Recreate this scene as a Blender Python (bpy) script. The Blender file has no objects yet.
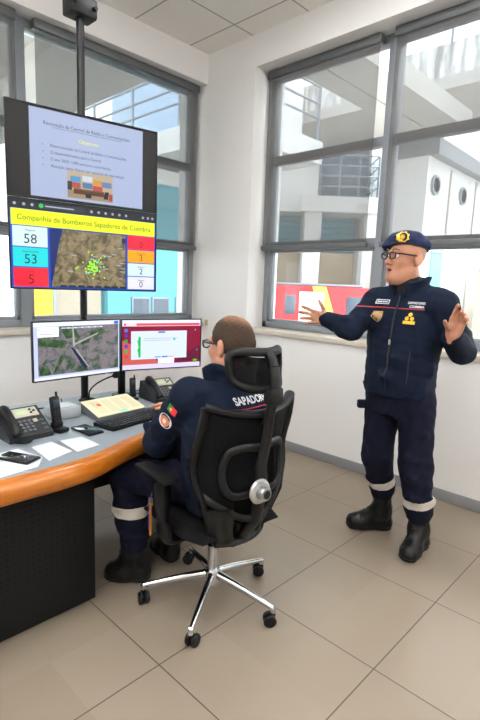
import bpy, bmesh, math, random
import numpy as np
from mathutils import Vector, Matrix, Euler
from mathutils.bvhtree import BVHTree
random.seed(7); rng = np.random.default_rng(7)
PI = math.pi
S = bpy.context.scene
C = S.collection

# ------------------------------------------------------------------ helpers
def lin(c):
    if isinstance(c, str):
        c = c.lstrip('#'); c = tuple(int(c[i:i+2], 16)/255 for i in (0, 2, 4))
    return tuple((x/12.92 if x <= .04045 else ((x+.055)/1.055)**2.4) for x in c) + (1.0,)

MATS = {}
def mat(name, col, rough=.6, metal=0., bump=0., scale=60., var=0., spec=.5, emit=None, es=1., coat=0.):
    if name in MATS: return MATS[name]
    m = bpy.data.materials.new(name); m.use_nodes = True
    nt = m.node_tree; b = nt.nodes['Principled BSDF']
    b.inputs['Base Color'].default_value = lin(col)
    b.inputs['Roughness'].default_value = rough
    b.inputs['Metallic'].default_value = metal
    b.inputs['Specular IOR Level'].default_value = spec
    b.inputs['Coat Weight'].default_value = coat
    if emit:
        b.inputs['Emission Color'].default_value = lin(emit); b.inputs['Emission Strength'].default_value = es
    if bump or var:
        tc = nt.nodes.new('ShaderNodeTexCoord'); nz = nt.nodes.new('ShaderNodeTexNoise')
        nz.inputs['Scale'].default_value = scale; nz.inputs['Detail'].default_value = 3
        nt.links.new(tc.outputs['Object'], nz.inputs['Vector'])
        if bump:
            bp = nt.nodes.new('ShaderNodeBump'); bp.inputs['Strength'].default_value = bump; bp.inputs['Distance'].default_value = .01
            nt.links.new(nz.outputs['Fac'], bp.inputs['Height']); nt.links.new(bp.outputs['Normal'], b.inputs['Normal'])
        if var:
            mx = nt.nodes.new('ShaderNodeMix'); mx.data_type = 'RGBA'
            c = lin(col)
            mx.inputs[6].default_value = tuple(min(1, x*(1-var)) for x in c[:3])+(1,)
            mx.inputs[7].default_value = tuple(min(1, x*(1+var)) for x in c[:3])+(1,)
            nt.links.new(nz.outputs['Fac'], mx.inputs[0]); nt.links.new(mx.outputs[2], b.inputs['Base Color'])
    MATS[name] = m
    return m

def screen_mat(name, col, es=1.):
    return mat(name, '#050505', .35, spec=.3, emit=col, es=es)

class MB:
    """collects shapes, then links them as ONE mesh object"""
    def __init__(s): s.bm = bmesh.new(); s.mi = 0
    def _mark(s, n0):
        s.bm.faces.ensure_lookup_table()
        for f in s.bm.faces[n0:]: f.material_index = s.mi
    def box(s, lo, hi, bev=0., M=None):
        n0 = len(s.bm.faces)
        r = bmesh.ops.create_cube(s.bm, size=1.)
        lo = Vector(lo); hi = Vector(hi); c = (lo+hi)/2; d = hi-lo
        for v in r['verts']: v.co = Vector((v.co.x*d.x, v.co.y*d.y, v.co.z*d.z))+c
        vs = r['verts']
        if bev > 0:
            es = list({e for v in vs for e in v.link_edges})
            q = bmesh.ops.bevel(s.bm, geom=es, offset=min(bev, .49*min(abs(x) for x in d)), segments=2, affect='EDGES', profile=.5)
            vs = list({v for v in q['verts']} | {v for v in vs if v.is_valid})
        if M is not None:
            for v in vs: v.co = M @ v.co
        s._mark(n0); return s
    def tube(s, pts, r, seg=10, cap=True, flat=1.0, up=None):
        """sweep a circle (or ellipse: flat scales the second axis) along pts; r float or list"""
        n0 = len(s.bm.faces)
        P = [Vector(p) for p in pts]; n = len(P)
        rs = r if isinstance(r, (list, tuple)) else [r]*n
        rings = []; prev = None
        for i, p in enumerate(P):
            t = (P[min(i+1, n-1)]-P[max(i-1, 0)]).normalized()
            if up is not None: a = Vector(up)
            elif prev is not None: a = prev
            else: a = Vector((0, 0, 1)) if abs(t.z) < .9 else Vector((1, 0, 0))
            a = (a-t*a.dot(t)).normalized(); b = t.cross(a); prev = a
            rings.append([s.bm.verts.new(p+(a*math.cos(2*PI*k/seg)+b*math.sin(2*PI*k/seg)*flat)*rs[i]) for k in range(seg)])
        for i in range(n-1):
            for k in range(seg):
                s.bm.faces.new((rings[i][k], rings[i][(k+1) % seg], rings[i+1][(k+1) % seg], rings[i+1][k]))
        if cap:
            s.bm.faces.new(rings[0][::-1]); s.bm.faces.new(rings[-1])
        s._mark(n0); return s
    def lathe(s, prof, c=(0, 0, 0), axis=(0, 0, 1), seg=20):
        """prof: (radius, height) pairs, closed on the axis by caps"""
        n0 = len(s.bm.faces)
        z = Vector(axis).normalized(); x = z.orthogonal().normalized(); y = z.cross(x); c = Vector(c)
        rings = [[s.bm.verts.new(c+z*h+(x*math.cos(2*PI*k/seg)+y*math.sin(2*PI*k/seg))*max(r, 1e-4)) for k in range(seg)] for r, h in prof]
        for i in range(len(rings)-1):
            for k in range(seg):
                s.bm.faces.new((rings[i][k], rings[i][(k+1) % seg], rings[i+1][(k+1) % seg], rings[i+1][k]))
        s.bm.faces.new(rings[0][::-1]); s.bm.faces.new(rings[-1])
        s._mark(n0); return s
    def prism(s, poly, z0, z1, M=None):
        n0 = len(s.bm.faces)
        f = M or Matrix()
        a = [s.bm.verts.new(f @ Vector((x, y, z0))) for x, y in poly]; b = [s.bm.verts.new(f @ Vector((x, y, z1))) for x, y in poly]
        n = len(poly)
        s.bm.faces.new(a[::-1]); s.bm.faces.new(b)
        for i in range(n): s.bm.faces.new((a[i], a[(i+1) % n], b[(i+1) % n], b[i]))
        s._mark(n0); return s
    def quad(s, pts):
        n0 = len(s.bm.faces)
        s.bm.faces.new([s.bm.verts.new(Vector(p)) for p in pts]); s._mark(n0); return s
    def grid(s, fn, nu, nv, thick=0.):
        """surface fn(u,v)->point, optional thickness along face normals"""
        n0 = len(s.bm.faces)
        P = [[Vector(fn(i/nu, j/nv)) for j in range(nv+1)] for i in range(nu+1)]
        V = [[s.bm.verts.new(p) for p in row] for row in P]
        for i in range(nu):
            for j in range(nv): s.bm.faces.new((V[i][j], V[i+1][j], V[i+1][j+1], V[i][j+1]))
        if thick:
            W = []
            for i in range(nu+1):
                row = []
                for j in range(nv+1):
                    du = P[min(i+1, nu)][j]-P[max(i-1, 0)][j]; dv = P[i][min(j+1, nv)]-P[i][max(j-1, 0)]
                    nn = du.cross(dv); nn = nn.normalized() if nn.length > 1e-9 else Vector((0, 0, 1))
                    row.append(s.bm.verts.new(P[i][j]-nn*thick))
                W.append(row)
            for i in range(nu):
                for j in range(nv): s.bm.faces.new((W[i][j], W[i][j+1], W[i+1][j+1], W[i+1][j]))
            for i in range(nu):
                s.bm.faces.new((V[i][0], W[i][0], W[i+1][0], V[i+1][0])); s.bm.faces.new((V[i+1][nv], W[i+1][nv], W[i][nv], V[i][nv]))
            for j in range(nv):
                s.bm.faces.new((V[0][j+1], W[0][j+1], W[0][j], V[0][j])); s.bm.faces.new((V[nu][j], W[nu][j], W[nu][j+1], V[nu][j+1]))
        s._mark(n0); return s
    def mesh(s, me, M=None):
        n0 = len(s.bm.faces); v0 = len(s.bm.verts)
        s.bm.from_mesh(me); s.bm.verts.ensure_lookup_table()
        if M is not None:
            for v in s.bm.verts[v0:]: v.co = M @ v.co
        s._mark(n0); return s
    def build(s, name, m, parent=None, smooth=True, loc=None, rot=None, fixn=True):
        if fixn: bmesh.ops.recalc_face_normals(s.bm, faces=s.bm.faces)
        me = bpy.data.meshes.new(name); s.bm.to_mesh(me); s.bm.free()
        for mm in (m if isinstance(m, (list, tuple)) else [m]): me.materials.append(mm)
        if smooth:
            for p in me.polygons: p.use_smooth = True
            try: me.set_sharp_from_angle(angle=math.radians(38))
            except Exception: pass
        o = bpy.data.objects.new(name, me); C.objects.link(o)
        if parent is not None: o.parent = parent
        if loc is not None: o.location = loc
        if rot is not None: o.rotation_euler = rot
        return o

def thing(name, label, cat, loc=(0, 0, 0), rz=0., group=None):
    o = bpy.data.objects.new(name, None); C.objects.link(o); o.empty_display_size = .1
    o.location = loc; o.rotation_euler = (0, 0, rz)
    return tag(o, label, cat, group)
def tag(o, label, cat, group=None):
    o['label'] = label; o['category'] = cat
    if group: o['group'] = group
    return o
def struct(o): o['kind'] = 'structure'; return o

def text_mesh(s, size=1., align='LEFT', extrude=0., bold=0.):
    cu = bpy.data.curves.new('t', 'FONT'); cu.body = s; cu.size = size; cu.align_x = align; cu.extrude = extrude; cu.resolution_u = 3; cu.offset = bold*size
    o = bpy.data.objects.new('t', cu); C.objects.link(o)
    bpy.context.view_layer.update()
    dg = bpy.context.evaluated_depsgraph_get()
    me = bpy.data.meshes.new_from_object(o.evaluated_get(dg))
    bpy.data.objects.remove(o); bpy.data.curves.remove(cu)
    return me

def bez(pts, n=8):
    """Catmull-Rom through pts"""
    P = [Vector(p) for p in pts]; out = []
    for i in range(len(P)-1):
        a, b, c, d = P[max(i-1, 0)], P[i], P[i+1], P[min(i+2, len(P)-1)]
        for k in range(n):
            t = k/n
            out.append(.5*((2*b)+(c-a)*t+(2*a-5*b+4*c-d)*t*t+(3*b-a-3*c+d)*t**3))
    return out+[P[-1]]

# ------------------------------------------------------------------ camera
R = [(0.69462497, -0.71842668, 0.03686811), (0.08580807, 0.1336318, 0.98730923), (0.71423605, 0.68264606, -0.15447079)]
cam = bpy.data.cameras.new('camera'); co = bpy.data.objects.new('camera', cam); C.objects.link(co)
cam.sensor_fit = 'VERTICAL'; cam.sensor_height = 36.; cam.lens = 36.*488.7/720.; cam.clip_start = .05; cam.clip_end = 300
co.matrix_world = Matrix(((R[0][0], R[1][0], -R[2][0], -3.39546), (R[0][1], R[1][1], -R[2][1], -3.81133), (R[0][2], R[1][2], -R[2][2], 1.46927), (0, 0, 0, 1)))
S.camera = co
S.view_settings.view_transform = 'Standard'; S.view_settings.look = 'None'; S.view_settings.gamma = 1.; S.view_settings.use_curve_mapping = False
S.view_settings.exposure = EXPO = 1.75
try:
    S.cycles.use_denoising = True; S.cycles.max_bounces = 10; S.cycles.diffuse_bounces = 6; S.cycles.transparent_max_bounces = 16
    S.cycles.sample_clamp_indirect = 6.; S.cycles.caustics_reflective = False; S.cycles.caustics_refractive = False
except Exception: pass

# ------------------------------------------------------------------ materials of the room
def floor_material():
    m = bpy.data.materials.new('floor_tiles'); m.use_nodes = True; nt = m.node_tree; N = nt.nodes; L = nt.links
    b = N['Principled BSDF']; b.inputs['Roughness'].default_value = .3; b.inputs['Specular IOR Level'].default_value = .45
    geo = N.new('ShaderNodeNewGeometry'); sep = N.new('ShaderNodeSeparateXYZ'); L.new(geo.outputs['Position'], sep.inputs[0])
    T = .5914
    def line(sock, off):
        a = N.new('ShaderNodeMath'); a.operation = 'ADD'; L.new(sock, a.inputs[0]); a.inputs[1].default_value = off+T*40+T/2
        d = N.new('ShaderNodeMath'); d.operation = 'MODULO'; L.new(a.outputs[0], d.inputs[0]); d.inputs[1].default_value = T
        c = N.new('ShaderNodeMath'); c.operation = 'SUBTRACT'; L.new(d.outputs[0], c.inputs[0]); c.inputs[1].default_value = T/2
        e = N.new('ShaderNodeMath'); e.operation = 'ABSOLUTE'; L.new(c.outputs[0], e.inputs[0]); return e.outputs[0], a.outputs[0]
    lx, ax = line(sep.outputs['X'], 2.3626); ly, ay = line(sep.outputs['Y'], 2.4521)
    mn = N.new('ShaderNodeMath'); mn.operation = 'MINIMUM'; L.new(lx, mn.inputs[0]); L.new(ly, mn.inputs[1])
    mr = N.new('ShaderNodeMapRange'); L.new(mn.outputs[0], mr.inputs['Value']); mr.inputs['From Min'].default_value = .0016; mr.inputs['From Max'].default_value = .0032
    # cell id -> small tone change per tile
    def cell(s):
        d = N.new('ShaderNodeMath'); d.operation = 'DIVIDE'; L.new(s, d.inputs[0]); d.inputs[1].default_value = T
        f = N.new('ShaderNodeMath'); f.operation = 'FLOOR'; L.new(d.outputs[0], f.inputs[0]); return f.outputs[0]
    cb = N.new('ShaderNodeCombineXYZ'); L.new(cell(ax), cb.inputs[0]); L.new(cell(ay), cb.inputs[1])
    wn = N.new('ShaderNodeTexWhiteNoise'); wn.noise_dimensions = '3D'; L.new(cb.outputs[0], wn.inputs['Vector'])
    ad = N.new('ShaderNodeMath'); ad.operation = 'MULTIPLY_ADD'; L.new(wn.outputs['Value'], ad.inputs[0]); ad.inputs[1].default_value = .65; ad.inputs[2].default_value = .3
    cr = N.new('ShaderNodeValToRGB'); L.new(ad.outputs[0], cr.inputs[0])
    cr.color_ramp.elements[0].position = .3; cr.color_ramp.elements[0].color = lin('#85796a'); cr.color_ramp.elements[1].position = .95; cr.color_ramp.elements[1].color = lin('#8b7f71')
    mx = N.new('ShaderNodeMix'); mx.data_type = 'RGBA'; L.new(mr.outputs[0], mx.inputs[0]); mx.inputs[6].default_value = lin('#433b33'); L.new(cr.outputs[0], mx.inputs[7])
    L.new(mx.outputs[2], b.inputs['Base Color'])
    bp = N.new('ShaderNodeBump'); bp.inputs['Strength'].default_value = .35; bp.inputs['Distance'].default_value = .002
    L.new(mr.outputs[0], bp.inputs['Height']); L.new(bp.outputs[0], b.inputs['Normal'])
    return m
def ceiling_material():
    m = bpy.data.materials.new('ceiling_tiles'); m.use_nodes = True; nt = m.node_tree; N = nt.nodes; L = nt.links
    b = N['Principled BSDF']; b.inputs['Roughness'].default_value = .9
    geo = N.new('ShaderNodeNewGeometry'); sep = N.new('ShaderNodeSeparateXYZ'); L.new(geo.outputs['Position'], sep.inputs[0])
    outs = []
    for ax, off in (('X', .2355), ('Y', .5784)):
        a = N.new('ShaderNodeMath'); a.operation = 'ADD'; L.new(sep.outputs[ax], a.inputs[0]); a.inputs[1].default_value = off+24.3
        d = N.new('ShaderNodeMath'); d.operation = 'MODULO'; L.new(a.outputs[0], d.inputs[0]); d.inputs[1].default_value = .6
        c = N.new('ShaderNodeMath'); c.operation = 'SUBTRACT'; L.new(d.outputs[0], c.inputs[0]); c.inputs[1].default_value = .3
        e = N.new('ShaderNodeMath'); e.operation = 'ABSOLUTE'; L.new(c.outputs[0], e.inputs[0]); outs.append(e.outputs[0])
    mn = N.new('ShaderNodeMath'); mn.operation = 'MINIMUM'; L.new(outs[0], mn.inputs[0]); L.new(outs[1], mn.inputs[1])
    mr = N.new('ShaderNodeMapRange'); L.new(mn.outputs[0], mr.inputs['Value']); mr.inputs['From Min'].default_value = .004; mr.inputs['From Max'].default_value = .009
    nz = N.new('ShaderNodeTexNoise'); nz.inputs['Scale'].default_value = 220.; L.new(geo.outputs['Position'], nz.inputs['Vector'])
    mx = N.new('ShaderNodeMix'); mx.data_type = 'RGBA'; L.new(mr.outputs[0], mx.inputs[0]); mx.inputs[6].default_value = lin('#a9a298'); mx.inputs[7].default_value = lin('#f0ede8')
    L.new(mx.outputs[2], b.inputs['Base Color'])
    bp = N.new('ShaderNodeBump'); bp.inputs['Strength'].default_value = .5; bp.inputs['Distance'].default_value = .004
    L.new(mr.outputs[0], bp.inputs['Height']); L.new(bp.outputs[0], b.inputs['Normal'])
    return m
WALL = mat('wall_paint', '#edeceb', .75, bump=.06, scale=90.)
FRAME = mat('grey_aluminium', '#858a90', .4, 0)
BASE = mat('baseboard_grey', '#8b8c90', .5)
STONE = mat('sill_stone', '#c9c0b2', .45, var=.08, scale=25.)
def glass_material():
    m = bpy.data.materials.new('window_glass'); m.use_nodes = True; nt = m.node_tree; N = nt.nodes; L = nt.links
    N.remove(N['Principled BSDF']); out = N['Material Output']
    t = N.new('ShaderNodeBsdfTransparent'); t.inputs[0].default_value = (.93, .95, .95, 1)
    g = N.new('ShaderNodeBsdfGlossy'); g.inputs['Roughness'].default_value = .02
    lw = N.new('ShaderNodeFresnel'); lw.inputs['IOR'].default_value = 1.25
    mx = N.new('ShaderNodeMixShader'); L.new(lw.outputs[0], mx.inputs[0]); L.new(t.outputs[0], mx.inputs[1]); L.new(g.outputs[0], mx.inputs[2])
    L.new(mx.outputs[0], out.inputs[0]); return m
GLASS = glass_material()
def blind_material():
    m = bpy.data.materials.new('screen_fabric'); m.use_nodes = True; nt = m.node_tree; N = nt.nodes; L = nt.links
    N.remove(N['Principled BSDF']); out = N['Material Output']
    t = N.new('ShaderNodeBsdfTransparent'); t.inputs[0].default_value = (1, 1, 1, 1)
    d = N.new('ShaderNodeBsdfDiffuse'); d.inputs[0].default_value = lin('#757371')
    tr = N.new('ShaderNodeBsdfTranslucent'); tr.inputs[0].default_value = lin('#757371')
    a = N.new('ShaderNodeMixShader'); a.inputs[0].default_value = .55; L.new(d.outputs[0], a.inputs[1]); L.new(tr.outputs[0], a.inputs[2])
    geo = N.new('ShaderNodeTexCoord'); wv = N.new('ShaderNodeTexNoise'); wv.inputs['Scale'].default_value = 30.
    L.new(geo.outputs['Object'], wv.inputs['Vector'])
    mr = N.new('ShaderNodeMapRange'); L.new(wv.outputs['Fac'], mr.inputs['Value']); mr.inputs['To Min'].default_value = .44; mr.inputs['To Max'].default_value = .50
    mx = N.new('ShaderNodeMixShader'); L.new(mr.outputs[0], mx.inputs[0]); L.new(t.outputs[0], mx.inputs[1]); L.new(a.outputs[0], mx.inputs[2])
    L.new(mx.outputs[0], out.inputs[0]); return m
BLIND = blind_material()

# ------------------------------------------------------------------ room shell
H = 3.628; XW, YF = -6.6, -7.2; TH = .42; HZ = 3.36; SZ = 1.06; FX = .165
FR = .225
struct(MB().box((XW-.3, YF-.3, -.12), (TH, TH, 0)).build('floor', floor_material()))
struct(MB().box((XW-.3, YF-.3, H), (TH, TH, H+.12)).build('ceiling', ceiling_material()))
RY0, RY1 = -.625, -4.45          # right window opening
BX0, BX1 = 0., -3.45             # back window opening
w = MB(); w.box((0, YF-.3, -.12), (TH, TH, SZ-.045)).box((0, YF-.3, HZ), (TH, TH, H)).box((0, RY0, SZ-.045), (TH, TH, HZ)).box((0, YF-.3, SZ-.045), (TH, RY1, HZ))
struct(w.build('wall_right', WALL, smooth=False))
w = MB(); w.box((XW-.3, 0, -.12), (0, TH, SZ-.045)).box((XW-.3, 0, HZ), (0, TH, H)).box((XW-.3, 0, SZ-.045), (BX1, TH, HZ))
struct(w.build('wall_back', WALL, smooth=False))
struct(MB().box((XW-.3, YF-.3, -.12), (XW, 0, H)).build('wall_left', WALL, smooth=False))
struct(MB().box((XW, YF-.3, -.12), (0, YF, H)).build('wall_front', WALL, smooth=False))
struct(MB().box((-.014, YF, 0), (0, -.014, .082), .003).build('baseboard_right', BASE))
struct(MB().box((XW, -.014, 0), (0, 0, .082), .003).build('baseboard_back', BASE))

def window(name, FX, boxfn, s0, s1, mullions):
    """boxfn(s0,s1,d0,d1,z0,z1) -> (lo,hi); s runs along the wall, d outwards"""
    win = struct(bpy.data.objects.new(name, None)); C.objects.link(win)
    f = MB(); B = lambda *a: f.box(*boxfn(*a), .004)
    B(s0, s1, FX, FX+.09, SZ, SZ+.055); B(s0, s1, FX, FX+.09, HZ-.06, HZ)
    B(s0, s0+.055, FX, FX+.09, SZ, HZ); B(s1-.055, s1, FX, FX+.09, SZ, HZ)
    for a in mullions: B(a-.042, a+.042, FX-.01, FX+.10, SZ, HZ)
    for z in (1.835, 2.605): B(s0, s1, FX+.005, FX+.085, z-.035, z+.035)
    f.build('window_frame', FRAME, win)
    edges = [s0+.055]+[q for a in mullions for q in (a-.042, a+.042)]+[s1-.055]
    for i in range(0, len(edges), 2):
        a, b = edges[i], edges[i+1]
        sash = MB()                           # slim sash of the lowest row
        for q in ((a, a+.03, SZ+.055, 1.80), (b-.03, b, SZ+.055, 1.80), (a, b, SZ+.055, SZ+.085), (a, b, 1.77, 1.80)):
            sash.box(*boxfn(q[0], q[1], FX+.012, FX+.07, q[2], q[3]), .003)
        sash.build('window_sash', FRAME, win)
        for z0, z1 in ((SZ+.05, 1.805), (1.865, 2.575), (2.635, HZ-.055)):
            MB().box(*boxfn(a-.005, b+.005, FX+.05, FX+.056, z0, z1)).build('window_pane', GLASS, win)
    return win
bxR = lambda s0, s1, d0, d1, z0, z1: ((d0, -s1, z0), (d1, -s0, z1))
bxB = lambda s0, s1, d0, d1, z0, z1: ((-s1, d0, z0), (-s0, d1, z1))
window('window_1', FR, bxR, .63, 4.45, [1.84, 3.15])
window('window_2', FX, bxB, .0, 3.45, [1.745])
struct(MB().box((-.025, RY1, SZ-.045), (FR+.03, RY0, SZ), .006).build('trim_sill_right', STONE))
struct(MB().box((BX1, -.025, SZ-.045), (-.0, FX+.03, SZ), .006).build('trim_sill_back', STONE))
CASS = mat('blind_roller_grey', '#5f6265', .5, .2)
def blind(label, boxfn, a, b, dep=.09, zb=1.80):
    t = thing('roller_blind', label, 'roller blind', boxfn((a+b)/2, (a+b)/2, dep, dep, zb, zb)[0])
    inv = -Vector(t.location)
    def bx(m, *q, bev=0.):
        lo, hi = boxfn(*q); m.box(Vector(lo)+inv, Vector(hi)+inv, bev); return m
    bx(MB(), a, b, dep, dep+.0012, zb+.02, HZ-.03).build('blind_fabric', BLIND, t)
    bx(MB(), a-.01, b+.01, dep-.015, dep+.02, zb-.012, zb+.03, bev=.008).build('bottom_bar', CASS, t)
    bx(MB(), a-.01, b+.01, dep-.02, dep+.055, HZ-.075, HZ-.004, bev=.012).build('roller_housing', CASS, t)
blind('grey mesh roller blind in the right wall window behind the outstretched hand', bxR, .66, 1.755, .15)
blind('grey mesh roller blind directly above the standing man with the beret', bxR, 1.885, 3.10, .15)
blind('grey mesh roller blind behind the hanging televisions', bxB, .045, 1.655)
blind('grey mesh roller blind at the left edge of the back window', bxB, 1.80, 3.40)
# small wall clip for the blind chain
t = thing('blind_chain_mount', 'small beige chain clip on the wall between the two windows', 'wall clip', (-.0, -.075, 1.06))
MB().box((-.018, -.02, -.03), (0, .02, .03), .004).build('base', mat('clip_plastic', '#c9bea5', .5), t)
MB().tube([(-.012, 0, .02), (-.032, 0, .012), (-.034, 0, -.01), (-.018, 0, -.02)], .004, 8).build('hook', MATS['clip_plastic'], t)

# ceiling panels added as fill light, since daylight alone leaves the room dark
FILL = bpy.data.materials.new('fill_panel_diffuser'); FILL.use_nodes = True
_b = FILL.node_tree.nodes['Principled BSDF']; _b.inputs['Base Color'].default_value = (.8, .8, .8, 1)
_b.inputs['Emission Color'].default_value = (1., 1., 1., 1); _b.inputs['Emission Strength'].default_value = FILLS = 9.5
k = 0
LWHERE = {(1, 2): 'above the standing man', (4, 3): 'above the desk', (7, 3): 'in the back left part of the room', (7, 6): 'in the front left part of the room'}
for (i, j), wh in LWHERE.items():
    x = -.2355-.6*i-.3; y = -.5784-.6*j-.3
    t = thing('added_fill_panel', 'square ceiling panel added as fill light '+wh, 'ceiling light', (x, y, H), group='added fill light panels')
    f = MB()
    for q in (((-.295, -.295), (.295, -.275)), ((-.295, .275), (.295, .295)), ((-.295, -.275), (-.275, .275)), ((.275, -.275), (.295, .275))):
        f.box((q[0][0], q[0][1], -.012), (q[1][0], q[1][1], 0), .002)
    f.build('frame', mat('white_enamel', '#f0efec', .4), t)
    MB().box((-.275, -.275, -.008), (.275, .275, -.002)).build('diffuser', FILL, t)

# added pendants outside the view, fill light to brighten ceiling and upper walls
UPL = FILL.copy(); UPL.name = 'fill_pendant_diffuser'; UPL.node_tree.nodes['Principled BSDF'].inputs['Emission Strength'].default_value = UPS = 42.
for x, y, wh in ((-1.3, -5.2, 'in the front right part of the room'), (-3.9, -5.4, 'behind the camera'), (-5.2, -2.6, 'at the left wall')):
    t = thing('added_fill_pendant', 'long white pendant added as fill light, hanging '+wh, 'pendant light', (x, y, 3.05), group='added fill pendants')
    MB().box((-.75, -.07, 0), (.75, .07, .05), .01).build('body', mat('white_enamel', '#f0efec', .4), t)
    MB().box((-.72, -.06, .05), (.72, .06, .056)).build('upper_diffuser', UPL, t)
    MB().box((-.72, -.06, -.006), (.72, .06, 0)).build('lower_diffuser', FILL, t)
    for sx in (-.6, .6): MB().tube([(sx, 0, .05), (sx, 0, H-3.05)], .003, 6).build('cable', mat('white_enamel', '#f0efec', .4), t)
# ------------------------------------------------------------------ outside
EXT = math.radians(-46.3)                    # the far wing stands at 45 degrees to the room
CON = mat('outside_concrete', '#bdb9b2', .9, var=.1, scale=1.2)
WHT = mat('outside_white', '#eceae6', .85, var=.05, scale=.8)
CYA = mat('outside_cyan', '#66aebb', .6)
STEEL = mat('outside_steel', '#8f979d', .4, .5)
DGL = mat('outside_dark_glass', '#55606c', .2, .0)
BEI = mat('outside_beige', '#b7ab98', .85, var=.12, scale=1.5)
BGL = mat('outside_blue_glass', '#a9c0d6', .15)
YEL = mat('outside_yellow', '#d9b23c', .6)
g = struct(MB().box((-30, TH+.4, -.25), (60, 60, -.15)).box((TH+.4, -40, -.25), (60, TH+.4, -.15)).build('ground_outside', mat('outside_paving', '#c9c6c0', .9, var=.08, scale=.6)))
def rail(m, p0, p1, zs, posts, r=.018):
    p0 = Vector(p0); p1 = Vector(p1)
    for z in zs: m.tube([p0+Vector((0, 0, z)), p1+Vector((0, 0, z))], r, 8)
    for k in range(posts+1):
        q = p0.lerp(p1, k/posts); m.tube([q, q+Vector((0, 0, zs[-1]))], r*1.2, 8)
    return m
# streaked parapet walkway across the yard
t = thing('concrete_walkway', 'raised white parapet walkway with weather streaks outside the right window', 'walkway', (5., -1., -.15)); zo = .15
m = MB().box((0, -8, 4.72+zo), (2.15, 4.6, 4.92+zo)); m.box((.4, -7.9, 0), (.8, -7.5, 4.72+zo))
m.build('deck', CON, t)
pm = bpy.data.materials.new('streaked_parapet'); pm.use_nodes = True; _n = pm.node_tree; _b = _n.nodes['Principled BSDF']; _b.inputs['Roughness'].default_value = .9
_tc = _n.nodes.new('ShaderNodeTexCoord'); _mp = _n.nodes.new('ShaderNodeMapping'); _mp.inputs['Scale'].default_value = (1, 5, .8); _nz = _n.nodes.new('ShaderNodeTexNoise'); _nz.inputs['Scale'].default_value = 1.5; _nz.inputs['Detail'].default_value = 6
_cr = _n.nodes.new('ShaderNodeValToRGB'); _cr.color_ramp.elements[0].position = .38; _cr.color_ramp.elements[0].color = lin('#9d9b98'); _cr.color_ramp.elements[1].position = .56; _cr.color_ramp.elements[1].color = lin('#eceae6')
_n.links.new(_tc.outputs['Object'], _mp.inputs[0]); _n.links.new(_mp.outputs[0], _nz.inputs['Vector']); _n.links.new(_nz.outputs['Fac'], _cr.inputs[0]); _n.links.new(_cr.outputs[0], _b.inputs['Base Color'])
MB().box((0, -8, 4.92+zo), (.2, 4.6, 5.42+zo)).build('parapet', pm, t)
rail(MB(), (.1, -8, 5.42+zo), (.1, 4.6, 5.42+zo), (.3, .58), 10).build('railing', STEEL, t)
# beam between the house and the walkway
t = thing('concrete_beam', 'grey concrete canopy beam crossing above the right wall window', 'canopy', (2.6, -.24, 4.0))
MB().box((-2.25, -.42, 0), (2.4, .08, .28)).box((-2.25, .10, 0), (2.4, .42, .28)).build('slab', CON, t)
# hall with round windows
t = thing('service_hall', 'white hall with round windows and a sloping dark eave outside', 'building', (7.25, 1., -.15))
MB().box((0, 0, 0), (11, .9, 4.5)).build('wall', WHT, t)
m = MB(); m.prism([(0, 4.38), (11, 4.3), (11, 4.55), (0, 4.72)], 0, 1.2, Matrix(((1, 0, 0, -.02), (0, 0, 1, -.22), (0, 1, 0, .1), (0, 0, 0, 1)))); m.build('eave', mat('outside_eave', '#8c8f92', .7), t)
for x in (.42, 2.05, 3.7, 5.4):
    p = MB().lathe([(.21, 0), (.21, .05), (.16, .05), (.16, 0)], (x, -.05, 3.93), (0, 1, 0), 24).build('porthole_rim', STEEL, t)
    MB().lathe([(.16, 0), (.16, .02)], (x, -.02, 3.93), (0, 1, 0), 24).build('porthole_glass', mat('outside_pale_glass', '#9aa4ad', .2), p)
for x in (1.25, 2.9, 4.5): MB().box((x-.03, -.03, 0), (x+.03, 0, 4.4)).build('wall_joint', CON, t)
MB().box((.55, -.03, .2), (1.15, .0, 2.5)).build('door', CYA, t)
MB().box((.5, -.06, 2.5), (1.2, .0, 2.85)).build('door_head', CON, t)
t = thing('garden_wall', 'low beige wall in front of the white hall outside', 'wall', (9.0, .1, -.15))
MB().box((0, 0, 0), (6, .25, 2.15), .02).build('panel', BEI, t); MB().box((-.05, -.04, 2.15), (6.05, .29, 2.22), .01).build('coping', CON, t)
# far wing with balcony
t = thing('station_wing', 'white wing with a railed balcony and blue shutters seen through the right window', 'building', (-3.395, -3.811, -.15), EXT); z0 = .15
b = lambda a, c, d0, d1, e, f: ((a, d0, e+z0), (c, d1, f+z0))
m = MB(); m.box(*b(-.5, .85, 13.0, 16, -.15, 6.3)); m.box(*b(.85, 1.83, 13.0, 16, 3.35, 6.3)); m.box(*b(.85, 3.9, 14.0, 16, -.15, 6.3)); m.box(*b(3.4, 4.2, 13.3, 16, -.15, 6.3)); m.build('wall', WHT, t)
MB().box(*b(1.40, 3.36, 12.75, 14.0, 3.34, 3.72)).build('balcony_slab', WHT, t)
m = rail(MB(), (1.85, 12.82, 3.72+z0), (3.30, 12.82, 3.72+z0), (.25, .5, .75, 1.0), 3, .022); rail(m, (3.30, 12.82, 3.72+z0), (3.30, 13.9, 3.72+z0), (.25, .5, .75, 1.0), 2, .022); m.build('railing', STEEL, t)
MB().box(*b(1.95, 3.30, 13.93, 14.02, 3.75, 5.9)).build('balcony_window', DGL, t)
MB().box(*b(1.53, 1.96, 12.95, 13.4, -.15, 3.34)).build('column', WHT, t)
MB().box(*b(3.06, 3.38, 12.95, 13.4, -.15, 3.34)).build('column', WHT, t)
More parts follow.
